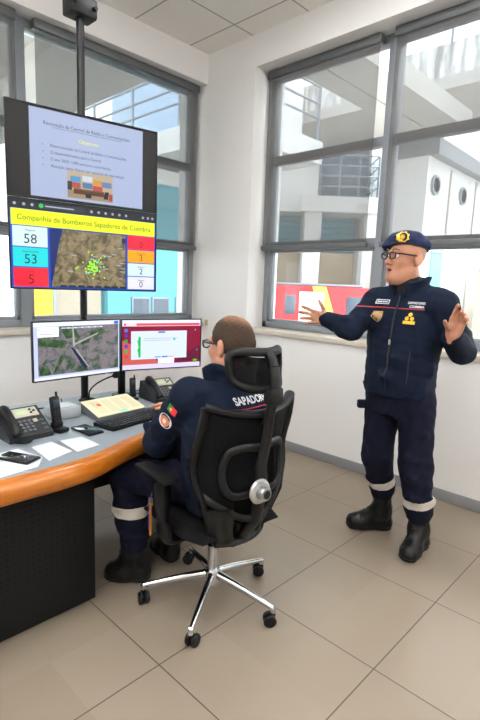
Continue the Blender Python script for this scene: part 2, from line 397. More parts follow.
for a, c in ((.86, 1.53), (1.97, 3.05)):
    s = MB()
    for k in range(6): s.box(*b(a, c, 13.86, 13.98, 2.42+k*.16, 2.42+k*.16+.15), .01)
    s.build('shutter', CYA, t)
    MB().box(*b(a, c, 13.88, 13.98, 1.2, 2.40)).build('plinth_panel', BEI, t)
# fire engine
RED = mat('fire_red', '#d5363a', .35, coat=.3); TYR = mat('tyre_rubber', '#23242a', .8)
t = thing('fire_engine', 'red and yellow fire engine parked in the yard behind the outstretched hand', 'fire engine', (-3.395, -3.811, -.15), EXT)
m = MB(); m.prism([(.2, .45), (2.95, .45), (2.95, 1.15), (2.75, 1.62), (.2, 1.62)], 10.4, 11.9, Matrix(((1, 0, 0, 0), (0, 0, 1, 0), (0, 1, 0, 0), (0, 0, 0, 1)))); m.build('body', RED, t)
m = MB(); MB.prism(m, [(1.46, 1.62), (1.75, 1.62), (2.1, .62), (1.80, .62)], 10.385, 10.4, Matrix(((1, 0, 0, 0), (0, 0, 1, 0), (0, 1, 0, 0), (0, 0, 0, 1)))); m.build('stripe', mat('fire_yellow', '#f0cf5a', .4), t)
for a, c in ((.9, 1.12), (2.2, 2.62)): MB().box((a, 10.38, 1.02), (c, 10.4, 1.42), .01).build('window', DGL, t)
MB().box((1.2, 10.37, .62), (1.72, 10.4, 1.5), .01).build('locker_shutter', mat('fire_white', '#e6e6e4', .5), t)
MB().box((.15, 10.3, .35), (3.0, 11.95, .48), .03).build('bumper', mat('fire_white', '#e6e6e4', .5), t)
MB().box((.3, 10.7, 1.62), (2.6, 11.6, 1.68), .02).build('roof_rack', STEEL, t)
for x in (.7, 2.45):
    for y in (10.52, 11.78): MB().lathe([(.05, -.11), (.27, -.11), (.32, -.06), (.32, .06), (.27, .11), (.05, .11)], (x, y, .32), (0, 1, 0), 20).build('wheel', TYR, t)
# soffit and beams outside the back window
t = thing('roof_overhang', 'beige concrete overhang with beams above the back window outside', 'overhang', (-2.5, 4.2, 3.9))
m = MB().box((-4, -3.85, 0), (2.92, 4.5, .3)); m.build('soffit', CON, t)
for x in (1.55, -.2): MB().box((x, -3.85, -.16), (x+.34, 4.5, 0)).build('beam', CON, t)
m = MB().box((-4, 4.2, -4.05), (-3.6, 4.5, 0)); m.build('support', CON, t); MB().box((1.0, 4.2, -4.05), (1.4, 4.5, 0)).build('support', CON, t)
# cyan block with balcony
t = thing('cyan_block', 'cyan painted block with a railed white balcony outside the back window', 'building', (1.3, 4.0, -.15))
MB().box((0, 0, 0), (3.4, 3.2, 3.5)).build('wall', CYA, t)
MB().box((-.02, -.03, 3.42), (3.42, 3.2, 3.68)).build('band', WHT, t)
MB().box((-.01, -.02, 2.95), (3.4, 0, 2.99)).build('joint', mat('outside_cyan_dark', '#3d95a6', .6), t)
for x in (.52, .98, 1.55, 2.1):
    f = MB().box((x-.03, -.03, .93), (x+.38, 0, 1.30), .005).build('window_frame', STEEL, t); MB().box((x, -.035, .96), (x+.35, -.03, 1.27)).build('window_pane', DGL, f)
MB().box((.7, -2.4, 3.78), (2.9, 3.2, 4.16)).build('balcony_slab', WHT, t)
m = rail(MB(), (.76, -2.35, 4.16), (.76, 3.1, 4.16), (.38, .62, .9, 1.2), 4, .022); rail(m, (.76, -2.35, 4.16), (2.8, -2.35, 4.16), (.38, .62, .9, 1.2), 2, .022); m.build('railing', STEEL, t)
MB().box((2.0, -1.6, 4.16), (2.1, 3.1, 6.8)).build('balcony_glazing', BGL, t)
MB().box((2.1, -1.6, 4.16), (3.3, 3.2, 7.2)).build('upper_wall', WHT, t)
t = thing('yellow_gate', 'yellow panel standing outside the lower left of the back window', 'gate', (.13, 4.0, -.15))
MB().box((-.22, 0, .2), (.16, .06, 1.5), .01).build('panel', YEL, t); MB().box((-.26, 0, 0), (-.2, .08, 1.55)).build('post', STEEL, t); MB().box((.16, 0, 0), (.22, .08, 1.55)).build('post', STEEL, t)
t = thing('low_wall', 'low grey wall outside between the yellow panel and the cyan block', 'wall', (.8, 4.1, -.15))
MB().box((-.42, 0, 0), (.42, .2, 1.5)).build('panel', BEI, t); MB().box((-.45, -.03, 1.5), (.45, .23, 1.56)).build('coping', CON, t)

# ------------------------------------------------------------------ daylight: overcast sky
wd = bpy.data.worlds.new('overcast'); S.world = wd; wd.use_nodes = True; nt = wd.node_tree; N = nt.nodes; L = nt.links
bg = N['Background']; bg.inputs['Strength'].default_value = WORLD = 1.9
sky = N.new('ShaderNodeTexSky'); sky.sky_type = 'PREETHAM'; sky.turbidity = 9.; sky.sun_direction = Vector((.5, .2, .8)).normalized()
mx = N.new('ShaderNodeMix'); mx.data_type = 'RGBA'; mx.inputs[0].default_value = .93; L.new(sky.outputs[0], mx.inputs[6]); mx.inputs[7].default_value = (.90, .97, 1.06, 1)
L.new(mx.outputs[2], bg.inputs['Color'])
for nm, loc, rot, sx, sy in (('daylight_right', (TH+.02, -2.54, 2.2), (0, math.radians(90), 0), 2.3, 3.8), ('daylight_back', (-1.72, TH+.02, 2.2), (math.radians(-90), 0, 0), 3.4, 2.3)):
    l = bpy.data.lights.new(nm, 'AREA'); l.shape = 'RECTANGLE'; l.size = sx; l.size_y = sy; l.cycles.is_portal = True
    o = bpy.data.objects.new(nm, l); C.objects.link(o); o.location = loc; o.rotation_euler = rot
sl = bpy.data.lights.new('sun', 'SUN'); sl.energy = 1.5; sl.angle = math.radians(40); sl.color = (1, .97, .92); so = bpy.data.objects.new('sun', sl); C.objects.link(so)
so.rotation_euler = Vector((.62, -.35, .7)).to_track_quat('Z', 'Y').to_euler()
# ------------------------------------------------------------------ desk
ORANGE = bpy.data.materials.new('orange_wood'); ORANGE.use_nodes = True
_nt = ORANGE.node_tree; _b = _nt.nodes['Principled BSDF']; _b.inputs['Roughness'].default_value = .32; _b.inputs['Coat Weight'].default_value = .25
_tc = _nt.nodes.new('ShaderNodeTexCoord'); _mp = _nt.nodes.new('ShaderNodeMapping'); _mp.inputs['Scale'].default_value = (2.5, 30, 30); _nz = _nt.nodes.new('ShaderNodeTexNoise'); _nz.inputs['Scale'].default_value = 2.; _nz.inputs['Detail'].default_value = 5
_cr = _nt.nodes.new('ShaderNodeValToRGB'); _cr.color_ramp.elements[0].position = .3; _cr.color_ramp.elements[0].color = lin('#9c560f'); _cr.color_ramp.elements[1].position = .75; _cr.color_ramp.elements[1].color = lin('#b46a18')
for a, b in ((_tc.outputs['Object'], _mp.inputs[0]), (_mp.outputs[0], _nz.inputs['Vector']), (_nz.outputs['Fac'], _cr.inputs[0]), (_cr.outputs[0], _b.inputs['Base Color'])): _nt.links.new(a, b)
DZ = .745
desk = thing('control_desk', 'grey topped control desk with a thick orange wood edge and black perforated panel', 'desk', (-2.3, -1.6, 0))
dl = Vector((-2.3, -1.6, 0))
front = bez([(-4.3, -1.93, 0), (-3.6, -2.02, 0), (-3.1, -2.07, 0), (-2.75, -2.085, 0), (-2.45, -2.075, 0), (-2.15, -1.965, 0), (-1.85, -1.90, 0), (-1.6, -1.87, 0), (-1.30, -1.86, 0)], 8)
back = [(-1.30, -1.06), (-4.3, -1.06)]
poly = [(p.x-dl.x, p.y-dl.y+.02) for p in front]+[(x-dl.x, y-dl.y) for x, y in back]
MB().prism(poly, DZ-.03, DZ).build('worktop', mat('grey_laminate', '#7f888f', .38, var=.03, scale=160.), desk)
# bullnose edge swept along the front
m = MB(); prof = [(.02, .0), (-.004, .002), (-.022, -.008), (-.034, -.028), (-.036, -.05), (-.03, -.072), (-.016, -.088), (.02, -.092)]
pts = [p-dl for p in front]; rows = []
for i, p in enumerate(pts):
    t = (pts[min(i+1, len(pts)-1)]-pts[max(i-1, 0)]).normalized(); n = Vector((-t.y, t.x, 0))
    rows.append([m.bm.verts.new(p+n*(a+.004)+Vector((0, 0, DZ+b+.001))) for a, b in prof])
for i in range(len(rows)-1):
    for k in range(len(prof)):
        k2 = (k+1) % len(prof); m.bm.faces.new((rows[i][k], rows[i+1][k], rows[i+1][k2], rows[i][k2]))
m.bm.faces.new(rows[0]); m.bm.faces.new(rows[-1][::-1])
m.build('wood_edge', ORANGE, desk)
# perforated front panel, pattern in the material
PERF = bpy.data.materials.new('perforated_black'); PERF.use_nodes = True
_nt = PERF.node_tree; N = _nt.nodes; L = _nt.links; _b = N['Principled BSDF']; _b.inputs['Roughness'].default_value = .5; _b.inputs['Specular IOR Level'].default_value = .2
geo = N.new('ShaderNodeNewGeometry'); sp = N.new('ShaderNodeSeparateXYZ'); L.new(geo.outputs['Position'], sp.inputs[0])
def mth(op, a, b=None, c=None):
    n = N.new('ShaderNodeMath'); n.operation = op
    for i, q in enumerate((a, b, c)):
        if q is None: continue
        if isinstance(q, (int, float)): n.inputs[i].default_value = q
        else: L.new(q, n.inputs[i])
    return n.outputs[0]
P = .026
u = mth('ADD', sp.outputs['X'], 20.); v = sp.outputs['Z']
d = None
def hole(P, sx):
    a = mth('SUBTRACT', mth('MODULO', mth('ADD', u, sx), P), P/2); b = mth('SUBTRACT', mth('MODULO', v, P), P/2)
    return mth('SQRT', mth('ADD', mth('MULTIPLY', a, a), mth('MULTIPLY', b, b)))
dd = hole(P, 0.)
inside = mth('MULTIPLY', mth('MULTIPLY', mth('LESS_THAN', sp.outputs['X'], -2.43), mth('GREATER_THAN', v, .22)), mth('LESS_THAN', v, .58))
hm = mth('MULTIPLY', mth('LESS_THAN', dd, .0075), inside)
mx = N.new('ShaderNodeMix'); mx.data_type = 'RGBA'; L.new(hm, mx.inputs[0]); mx.inputs[6].default_value = lin('#121415'); mx.inputs[7].default_value = lin('#040505'); L.new(mx.outputs[2], _b.inputs['Base Color'])
bp = N.new('ShaderNodeBump'); bp.invert = True; bp.inputs['Strength'].default_value = .9; bp.inputs['Distance'].default_value = .004; L.new(hm, bp.inputs['Height']); L.new(bp.outputs[0], _b.inputs['Normal'])
BLK = mat('black_steel', '#0d0e0f', .5, spec=.25); PLA = mat('black_plastic', '#0d0e10', .45, spec=.3); PLA2 = mat('dark_grey_plastic', '#26282b', .5, spec=.3)
MB().box((-4.2+2.3, -1.935+1.6, .012), (-2.339+2.3, -1.90+1.6, DZ-.06), .003).build('perforated_panel', PERF, desk)
MB().box((-2.37+2.3, -1.90+1.6, .0), (-2.339+2.3, -1.15+1.6, DZ-.03), .003).build('side_panel', BLK, desk)
MB().box((-2.34+2.3, -1.74+1.6, .445), (-1.33+2.3, -1.70+1.6, DZ-.03), .003).build('apron', BLK, desk)
MB().box((-1.37+2.3, -1.84+1.6, .0), (-1.33+2.3, -1.10+1.6, DZ-.03), .003).build('side_panel', BLK, desk)
MB().box((-4.2+2.3, -1.15+1.6, .25), (-1.33+2.3, -1.12+1.6, DZ-.03), .003).build('back_panel', BLK, desk)

# ------------------------------------------------------------------ displays
SCB = .46
def scr(n, c, es=1.): return screen_mat('screen_'+n, c, es*SCB)
def sat_material(name, c0, c1, c2, scale, road, es=1., rd=.4):
    """aerial photograph on a screen: land patches, town speckle, pale roads"""
    m = bpy.data.materials.new(name); m.use_nodes = True; nt = m.node_tree; N = nt.nodes; L = nt.links; b = N['Principled BSDF']
    b.inputs['Base Color'].default_value = (.005, .005, .005, 1); b.inputs['Roughness'].default_value = .35; b.inputs['Specular IOR Level'].default_value = .3
    tc = N.new('ShaderNodeTexCoord')
    n1 = N.new('ShaderNodeTexNoise'); n1.inputs['Scale'].default_value = scale; n1.inputs['Detail'].default_value = 4; n1.inputs['Distortion'].default_value = .8; L.new(tc.outputs['Object'], n1.inputs['Vector'])
    cr = N.new('ShaderNodeValToRGB'); e = cr.color_ramp.elements; e[0].position = .38; e[0].color = lin(c0); e[1].position = .62; e[1].color = lin(c2); q = e.new(.5); q.color = lin(c1); L.new(n1.outputs['Fac'], cr.inputs[0])
    n2 = N.new('ShaderNodeTexNoise'); n2.inputs['Scale'].default_value = scale*6; n2.inputs['Detail'].default_value = 6; n2.inputs['Roughness'].default_value = .75; L.new(tc.outputs['Object'], n2.inputs['Vector'])
    m1 = N.new('ShaderNodeMix'); m1.data_type = 'RGBA'; m1.blend_type = 'OVERLAY'; m1.inputs[0].default_value = 1.; L.new(cr.outputs[0], m1.inputs[6]); L.new(n2.outputs['Fac'], m1.inputs[7])
    vo = N.new('ShaderNodeTexVoronoi'); vo.feature = 'DISTANCE_TO_EDGE'; vo.inputs['Scale'].default_value = scale*.9; L.new(tc.outputs['Object'], vo.inputs['Vector'])
    lt = N.new('ShaderNodeMath'); lt.operation = 'LESS_THAN'; L.new(vo.outputs['Distance'], lt.inputs[0]); lt.inputs[1].default_value = .035
    ml = N.new('ShaderNodeMath'); ml.operation = 'MULTIPLY'; L.new(lt.outputs[0], ml.inputs[0]); ml.inputs[1].default_value = rd
    m2 = N.new('ShaderNodeMix'); m2.data_type = 'RGBA'; L.new(ml.outputs[0], m2.inputs[0]); L.new(m1.outputs[2], m2.inputs[6]); m2.inputs[7].default_value = lin(road)
    L.new(m2.outputs[2], b.inputs['Emission Color']); b.inputs['Emission Strength'].default_value = es*SCB
    return m

class Screen:
    """flat picture of a display in its own 0..1 frame (v upwards): rectangles and lettering in one mesh"""
    def __init__(s, w, h): s.w, s.h = w, h; s.m = MB(); s.mats = []; s.lay = 0
    def _mi(s, mt):
        if mt not in s.mats: s.mats.append(mt)
        s.m.mi = s.mats.index(mt); s.lay += 1; return -.0004-.00004*s.lay
    def P(s, u, v, y): return Vector(((u-.5)*s.w, y, (v-.5)*s.h))
    def rect(s, u0, v0, u1, v1, mt): y = s._mi(mt); s.m.quad([s.P(u0, v0, y), s.P(u1, v0, y), s.P(u1, v1, y), s.P(u0, v1, y)]); return s
    def poly(s, pts, mt): y = s._mi(mt); s.m.quad([s.P(u, v, y) for u, v in pts]); return s
    def disc(s, u, v, r, mt): return s.poly([(u+r*math.cos(k*PI/8)/s.w, v+r*math.sin(k*PI/8)/s.h) for k in range(16)], mt)
    def text(s, t, u, v, size, mt, align='LEFT', sx=1.):
        y = s._mi(mt); me = text_mesh(t, size*s.h, align)
        p = s.P(u, v, y); s.m.mesh(me, Matrix(((sx, 0, 0, p.x), (0, 0, 1, p.y), (0, 1, 0, p.z), (0, 0, 0, 1)))); bpy.data.meshes.remove(me); return s
    def build(s, parent, y): return s.m.build('screen_image', s.mats, parent, smooth=False, loc=(0, y, 0), fixn=False)

def display(name, label, cat, w, h, loc, rz, bez_w=.008, dep=.035, group=None):
    t = thing(name, label, cat, loc, rz, group)
    MB().box((-w/2, 0, -h/2), (w/2, dep*.45, h/2), .004).build('housing', PLA, t)
    MB().box((-w/2*.75, dep*.45, -h/2*.7), (w/2*.75, dep+.02, h/2*.7), .012).build('rear_cover', PLA, t)
    m = MB()
    for q in ((-w/2, -h/2, w/2, -h/2+bez_w), (-w/2, h/2-bez_w, w/2, h/2), (-w/2, -h/2, -w/2+bez_w, h/2), (w/2-bez_w, -h/2, w/2, h/2)): m.box((q[0], -.004, q[1]), (q[2], .002, q[3]), .001)
    m.build('bezel', PLA, t)
    return t
W = lambda: scr('white', '#e9eef8', .9)
TVW = .82; TVH = .4613; ty = math.radians(-9.7)
tvc = Vector((-1.990, -1.28, 1.860))
# upper television: a slide
tv = display('television', 'upper hanging television showing a slide with a yellow title and a photo', 'television', TVW, TVH-.003, tvc+Vector((0, 0, TVH/2)), ty)
SLIDE = scr('slide', '#b4c2e4', .62); INK = scr('ink', '#2a3350', .5)
s = Screen(TVW-.016, TVH-.019)
s.rect(0, 0, 1, 1, scr('black', '#191b22', .15)).rect(.13, .015, .895, .985, SLIDE)
s.text('Renovação da Central de Rádio e Comunicações', .505, .82, .058, INK, 'CENTER', .92)
s.rect(.27, .80, .735, .804, INK)
s.text('Objetivos', .505, .685, .062, scr('slide_yellow', '#e6e63c', .8), 'CENTER')
for k, l in enumerate(('Reestruturação da Central de Rádio e Comunicações', 'O desenvolvimento para a Central', 'O ano 2020: 1.000 serviços e ocorrências', 'Alocação desta Viatura por sectores de intervenção')):
    s.text('•', .205, .585-.075*k, .045, INK); s.text(l, .255, .585-.075*k, .048, INK, sx=.9)
# picture of the control room on the slide
a, b, c, d = .36, .045, .67, .36
s.rect(a, b, c, d, scr('pic_wall', '#c8b79c', .6))
s.rect(a, b, c, b+.09, scr('pic_floor', '#b7a082', .5))
for k, (x, y, q) in enumerate(((.02, .17, '#5aa0d8'), (.10, .19, '#d8e4f0'), (.02, .10, '#c0524a'), (.10, .11, '#4e7fb0'), (.17, .16, '#e0a030'), (.17, .09, '#c84a4a'), (.235, .15, '#6a8cc0'))):
    s.rect(a+x, b+y+.02, a+x+.068, b+y+.085, scr('pic%d' % k, q, .6))
s.rect(a+.04, b+.055, a+.25, b+.105, scr('pic_desk', '#6b3f20', .4)); s.rect(a+.04, b+.1, a+.25, b+.118, scr('pic_desk_top', '#8d5a34', .5))
s.rect(a+.12, b+.02, a+.16, b+.07, scr('pic_dark', '#22222a', .4)); s.poly([(a+.245, b+.03), (a+.275, b+.03), (a+.285, b+.12), (a+.255, b+.12)], scr('pic_dark', '#22222a', .4))
s.rect(a, b+.09, a+.03, b+.19, scr('pic_cab', '#4d4436', .4)); s.rect(a+.285, b+.02, a+.31, b+.1, scr('pic_red', '#c8382e', .5))
s.build(tv, 0)
# lower television: the call board
tv2 = display('television', 'lower hanging television showing numbers 58 and 53 beside an aerial map', 'television', TVW, TVH-.003, tvc-Vector((0, 0, TVH/2)), ty)
s = Screen(TVW-.016, TVH-.019); BLU = scr('board_blue', '#1d4fc0', .7)
s.rect(0, 0, 1, 1, BLU).rect(0, .90, 1, 1, scr('browser', '#20232e', .5)).rect(.20, .918, .47, .985, scr('address', '#3a4050', .5)).disc(.19, .95, .012, scr('green', '#2fc05a', .8))
for k, u in enumerate((.03, .085, .135, .52, .57, .62, .67, .72, .77, .90, .94, .975)): s.disc(u, .95, .0075, scr('icon_grey', '#c4cad6', .6))
s.rect(.215, .943, .40, .958, scr('icon_grey', '#c4cad6', .6))
YB = scr('board_yellow', '#dff01e', .85); s.rect(.006, .715, .994, .895, YB)
s.text('Companhia de Bombeiros Sapadores de Coimbra', .5, .775, .088, scr('board_text', '#3d5a10', .5), 'CENTER', .945)
CARD = scr('card', '#cfe6ee', .8)
def card(u0, v0, u1, v1, mt, big, small, bs, tc, th):
    s.rect(u0, v0, u1, v1, mt); cu = (u0+u1)/2
    s.text(small, cu, v1-.055, .036, th, 'CENTER'); s.text(big, cu, v0+(v1-v0)*.16, bs, tc, 'CENTER')
DK = scr('num_dark', '#20313f', .4)
card(.012, .475, .225, .705, CARD, '58', 'Piquete', .155, DK, DK)
card(.012, .245, .225, .463, scr('card_cyan', '#17d7dc', .8), '53', 'Intervenções', .155, DK, DK)
card(.012, .012, .225, .233, scr('card_red', '#f02038', .85), '5', 'Saídas', .155, scr('num_red', '#5a0a14', .5), scr('num_red', '#5a0a14', .5))
s.rect(.24, .012, .77, .705, scr('board_navy', '#0f2f7a', .6))
s.poly([(.245, .02), (.765, .02), (.765, .70), (.325, .70), (.30, .55)], sat_material('aerial_dry', '#5d5437', '#8a7a5c', '#a39270', 26., '#b9ab92', .62, .15))
LG = scr('dot_green', '#9cff20', .9)
for k in range(70):
    q, rr = rng.uniform(0, 2*PI), abs(rng.normal(0, .055)); s.disc(.53+rr*math.cos(q)*1., .28+rr*math.sin(q)*1.7, .0045, LG if k % 9 else scr('dot_cyan', '#30e0d0', .9))
for k in range(16): uu, vv = rng.uniform(.33, .74), rng.uniform(.1, .6); s.rect(uu, vv, uu+.035, vv+.011, scr('label_pale', '#b8c4dd', .6))
s.rect(.735, .60, .765, .66, scr('board_navy', '#0f2f7a', .6))
for k in range(8): s.rect(.3+.06*k, .02, .345+.06*k, .042, scr('map_bar', '#2d3530', .5))
card(.78, .533, .99, .705, scr('card_red', '#f02038', .85), '0', '', .11, scr('num_red', '#5a0a14', .5), DK)
card(.78, .36, .99, .522, scr('card_orange', '#ffa010', .85), '3', 'Urgente', .11, DK, DK)
card(.78, .185, .99, .349, CARD, '2', 'Ativos', .11, DK, DK)
card(.78, .012, .99, .174, scr('card_pale', '#dfdff0', .8), '0', 'Espera', .11, DK, DK)
s.build(tv2, 0)
# ceiling pole that carries both
nrm = Vector((math.sin(ty), -math.cos(ty), 0)); pp = tvc-nrm*.10
BRZ = 2.83
pole = thing('ceiling_pole_mount', 'black ceiling pole with a square bracket carrying the two televisions', 'pole mount', (pp.x, pp.y, 0))
MB().tube([(0, 0, DZ+.002), (0, 0, 2.95)], .021, 16).build('pole', mat('satin_black', '#17181a', .35, .3), pole)
MB().box((-.075, -.055, BRZ), (.075, .055, BRZ+.10), .012).box((-.055, -.045, BRZ+.10), (.055, .045, BRZ+.16), .008).build('ceiling_bracket', PLA, pole)
MB().box((-.04, -.04, BRZ+.16), (.04, .04, H-.004), .006).build('drop_tube', PLA, pole)
for x in (-.066, .066): MB().lathe([(.011, 0), (.011, .014)], (x*.85, -.055, BRZ+.05), (0, -1, 0), 8).build('bolt', BLK, pole)
MB().lathe([(.035, 0), (.035, .008), (.024, .014), (.0215, .03)], (0, 0, DZ), (0, 0, 1), 20).build('base_collar', PLA, pole)
Mz = Matrix.Rotation(ty, 4, 'Z')
for z in (tvc.z+TVH/2, tvc.z-TVH/2):
    m = MB(); m.box((-.1, -.055, z-.1), (.1, -.03, z+.1), .003, Mz).box((-.03, -.03, z-.04), (.03, .03, z+.04), .004, Mz); m.build('television_bracket', BLK, pole)

# desk monitors
MW, MH = .53, .3155
mo = display('monitor', 'desk monitor showing a green aerial map with a dark river', 'monitor', MW, MH, (-2.09, -1.345, 1.084), math.radians(2.6), .007)
s = Screen(MW-.014, MH-.014)
s.rect(0, 0, 1, 1, scr('desk_lilac', '#c4cdf2', .8)); s.rect(.045, .075, .985, .925, sat_material('aerial_green', '#3c5a40', '#7d7a80', '#8f8488', 22., '#c4babd', .62, .10))
GR = sat_material('aerial_wood', '#24442c', '#3d5f3a', '#5f7a4c', 30., '#56704a', .6, .2)
for q in ([(.05, .60), (.33, .53), (.36, .66), (.05, .73)], [(.5, .57), (.62, .60), (.62, .66), (.53, .63)], [(.2, .1), (.24, .12), (.34, .42), (.28, .40)], [(.35, .7), (.5, .72), (.44, .92), (.28, .92)], [(.06, .09), (.18, .09), (.16, .2), (.06, .22)], [(.45, .10), (.6, .09), (.57, .2), (.47, .18)], [(.68, .70), (.83, .78), (.78, .86), (.62, .76)]): s.poly(q, GR)
s.poly([(.40, .54), (.43, .53), (.60, .15), (.555, .13)], scr('river', '#272c58', .6))
s.poly([(.42, .92), (.435, .92), (.45, .56), (.425, .55)], scr('road', '#c0bcb8', .6)); s.poly([(.43, .60), (.44, .57), (.73, .76), (.72, .78)], scr('road', '#c0bcb8', .6)); s.poly([(.60, .15), (.615, .15), (.47, .50), (.455, .49)], scr('road', '#c0bcb8', .6))
s.rect(.045, .745, .27, .92, W()); s.rect(.055, .79, .26, .80, scr('line_grey', '#9aa0b8', .7)); s.disc(.06, .87, .003, scr('card_red', '#f02038', .85))
s.rect(.30, .88, .78, .90, W())
for k in range(6): s.rect(.31+.078*k, .884, .37+.078*k, .896, scr('line_grey', '#9aa0b8', .7))
s.rect(0, .925, 1, 1, scr('bar_pale', '#dfe3f6', .85)); s.rect(.93, .93, .985, .985, scr('blue_button', '#2f62d0', .8)); s.rect(0, 0, 1, .045, scr('bar_pale', '#dfe3f6', .85))
s.build(mo, 0)
mo2 = display('monitor', 'desk monitor showing a crimson desktop with a white window', 'monitor', MW, MH, (-1.54, -1.365, 1.078), math.radians(-15.3), .007)
s = Screen(MW-.014, MH-.014)
s.rect(0, 0, 1, 1, scr('crimson', '#8c1038', .75)); s.poly([(.0, .07), (.45, .07), (.4, .25), (.0, .6)], scr('coral', '#d0605a', .75)); s.poly([(.62, .05), (1, .05), (1, .45), (.8, .3)], scr('wine', '#6c0d38', .7))
s.rect(0, .875, 1, 1, scr('bar_pale', '#dfe3f6', .85)); s.rect(.02, .885, .99, .935, scr('bar_red', '#e24a55', .85)); s.rect(.045, .885, .17, .935, scr('tab', '#f0d8d2', .8)); s.rect(.0, 0, 1, .095, scr('bar_lilac', '#d9d0ee', .8))
s.rect(.105, .20, .815, .775, scr('window_pale', '#cfdcf2', .85)); s.rect(.105, .755, .815, .775, scr('bar_pale', '#dfe3f6', .85))
for k in range(7): s.rect(.195-.006*(k % 3), .24+.06*k, .222, .30+.06*k, scr('app_green', '#20b84a', .85))
s.rect(.44, .735, .53, .765, scr('blue_button', '#2f62d0', .8)); s.disc(.65, .60, .008, scr('app_teal', '#30c0a0', .85))
for u, c in ((.43, 'sky_blue'), (.52, 'blue_button'), (.60, 'pink')): s.rect(u-.03, .225, u+.045, .25, scr(c, {'sky_blue': '#3aa8e8', 'blue_button': '#2f62d0', 'pink': '#f0a8a0'}[c], .8))
for k, l in enumerate((.62, .58)): s.rect(.26, l, .7-.1*k, l+.008, scr('line_grey', '#9aa0b8', .7))
s.rect(.44, .10, .65, .2, scr('popup', '#f2f2fa', .9))
for k, c in enumerate(('#4a78d8', '#5a30a8', '#30a040', '#7a30c8', '#30b050', '#d04040')): s.rect(.025, .76-.105*k, .065, .825-.105*k, scr('dock%d' % k, c, .8))
s.rect(.905, .115, .96, .155, scr('app_lime', '#40d020', .9)); s.disc(.955, .36, .006, scr('app_teal', '#30c0a0', .85)); s.disc(.93, .79, .004, W())
s.build(mo2, 0)
# stand of the right-hand monitor and arm of the left one
sd = Vector((-1.735, -1.205, DZ+.002))
MB().lathe([(.06, 0), (.06, .010), (.03, .014)], sd-Vector(mo2.location), (0, 0, 1), 24).build('stand_base', PLA, mo2, rot=(0, 0, math.radians(15.3)))
MB().box((-.022, -.012, 0), (.022, .012, .40), .005).build('stand_post', PLA, mo2).matrix_local = Matrix.Rotation(math.radians(15.3), 4, 'Z') @ Matrix.Translation(sd-Vector(mo2.location))
MB().tube([sd-Vector(mo2.location)+Vector((0, 0, .36)), sd-Vector(mo2.location)+Vector((.1, -.06, .36)), (.02, .06, .02)], .016, 10).build('stand_arm', PLA, mo2, rot=(0, 0, math.radians(15.3)))
MB().tube([(pp.x-mo.location.x, pp.y-mo.location.y-.02, .02), (.06, .09, .01), (0, .045, 0)], .016, 10).build('stand_arm', PLA, mo)
# ------------------------------------------------------------------ things on the desk
KEY = mat('key_grey', '#55575a', .5); SIL = mat('phone_silver', '#a39e90', .4); LCD = mat('lcd_green', '#9aa58a', .25, emit='#9aa58a', es=.15)
PAP = mat('paper_white', '#c9cdd6', .8); GLB = mat('glossy_black', '#0c0d10', .08, coat=.5)
def desk_phone(label, loc, rz):
    t = thing('desk_telephone', label, 'telephone', loc, rz, 'desk telephones')
    # wedge: front edge at y=-.1, back at y=+.1, face tilted towards the user
    a = math.atan2(.085, .185)
    side = [(-.105, .0), (.095, .0), (.095, .03), (.08, .108), (.062, .112), (-.105, .022)]
    MB().prism(side, -.1, .1, Matrix(((0, 0, 1, 0), (1, 0, 0, 0), (0, 1, 0, 0), (0, 0, 0, 1)))).build('base', PLA2, t)
    F = Matrix.Translation((0, -.105, .0225)) @ Matrix.Rotation(math.atan2(.09, .167), 4, 'X')     # face frame: x right, y up the face
    MB().box((-.035, .118, 0), (.085, .178, .005), .003, F).build('display_panel', SIL, t)
    MB().box((-.018, .132, .005), (.036, .166, .0065), .001, F).build('display', LCD, t)
    for x, y in ((.052, .160), (.052, .140), (.068, .150)): MB().lathe([(.006, 0), (.006, .004)], F @ Vector((x, y, .004)), F.to_3x3() @ Vector((0, 0, 1)), 10).build('function_key', PLA2, t)
    for r in range(4):
        for c in range(3): MB().box((-.028+c*.022, .022+r*.021, -.001), (-.012+c*.022, .036+r*.021, .005), .003, F).build('number_key', KEY, t)
    for r in range(3): MB().box((.066, .022+r*.028, -.001), (.088, .034+r*.028, .005), .003, F).build('line_key', KEY, t)
    MB().lathe([(.014, 0), (.014, .004), (.006, .006)], F @ Vector((.05, .088, 0)), F.to_3x3() @ Vector((0, 0, 1)), 4).build('navigation_key', SIL, t)
    pts = [F @ Vector(p) for p in ((-.068, .0, .012), (-.068, .02, .026), (-.068, .06, .038), (-.068, .11, .038), (-.068, .15, .030), (-.068, .178, .016))]
    h = MB().tube(bez(pts, 4), [.017, .021, .023, .022, .021, .019, .018, .0175, .017, .017, .017, .0175, .018, .019, .020, .021, .022, .023, .022, .020, .015][:21], 12, up=(1, 0, 0)).build('handset', PLA, t)
    pts = []
    for k in range(90):
        q = k/89; x = -.085+.075*q; y = -.125-.03*math.sin(q*PI); pts.append((x+.004*math.cos(k*1.6), y, .012+.006*math.sin(k*1.6)))
    MB().tube(pts, .0022, 6).build('coiled_cord', PLA, t)
    return t
desk_phone('grey desk telephone with silver display panel on the near end of the desk', (-2.515, -1.60, DZ+.001), math.radians(2))
desk_phone('dark desk telephone beneath the right monitor beside the seated man', (-1.585, -1.41, DZ+.001), math.radians(-6))
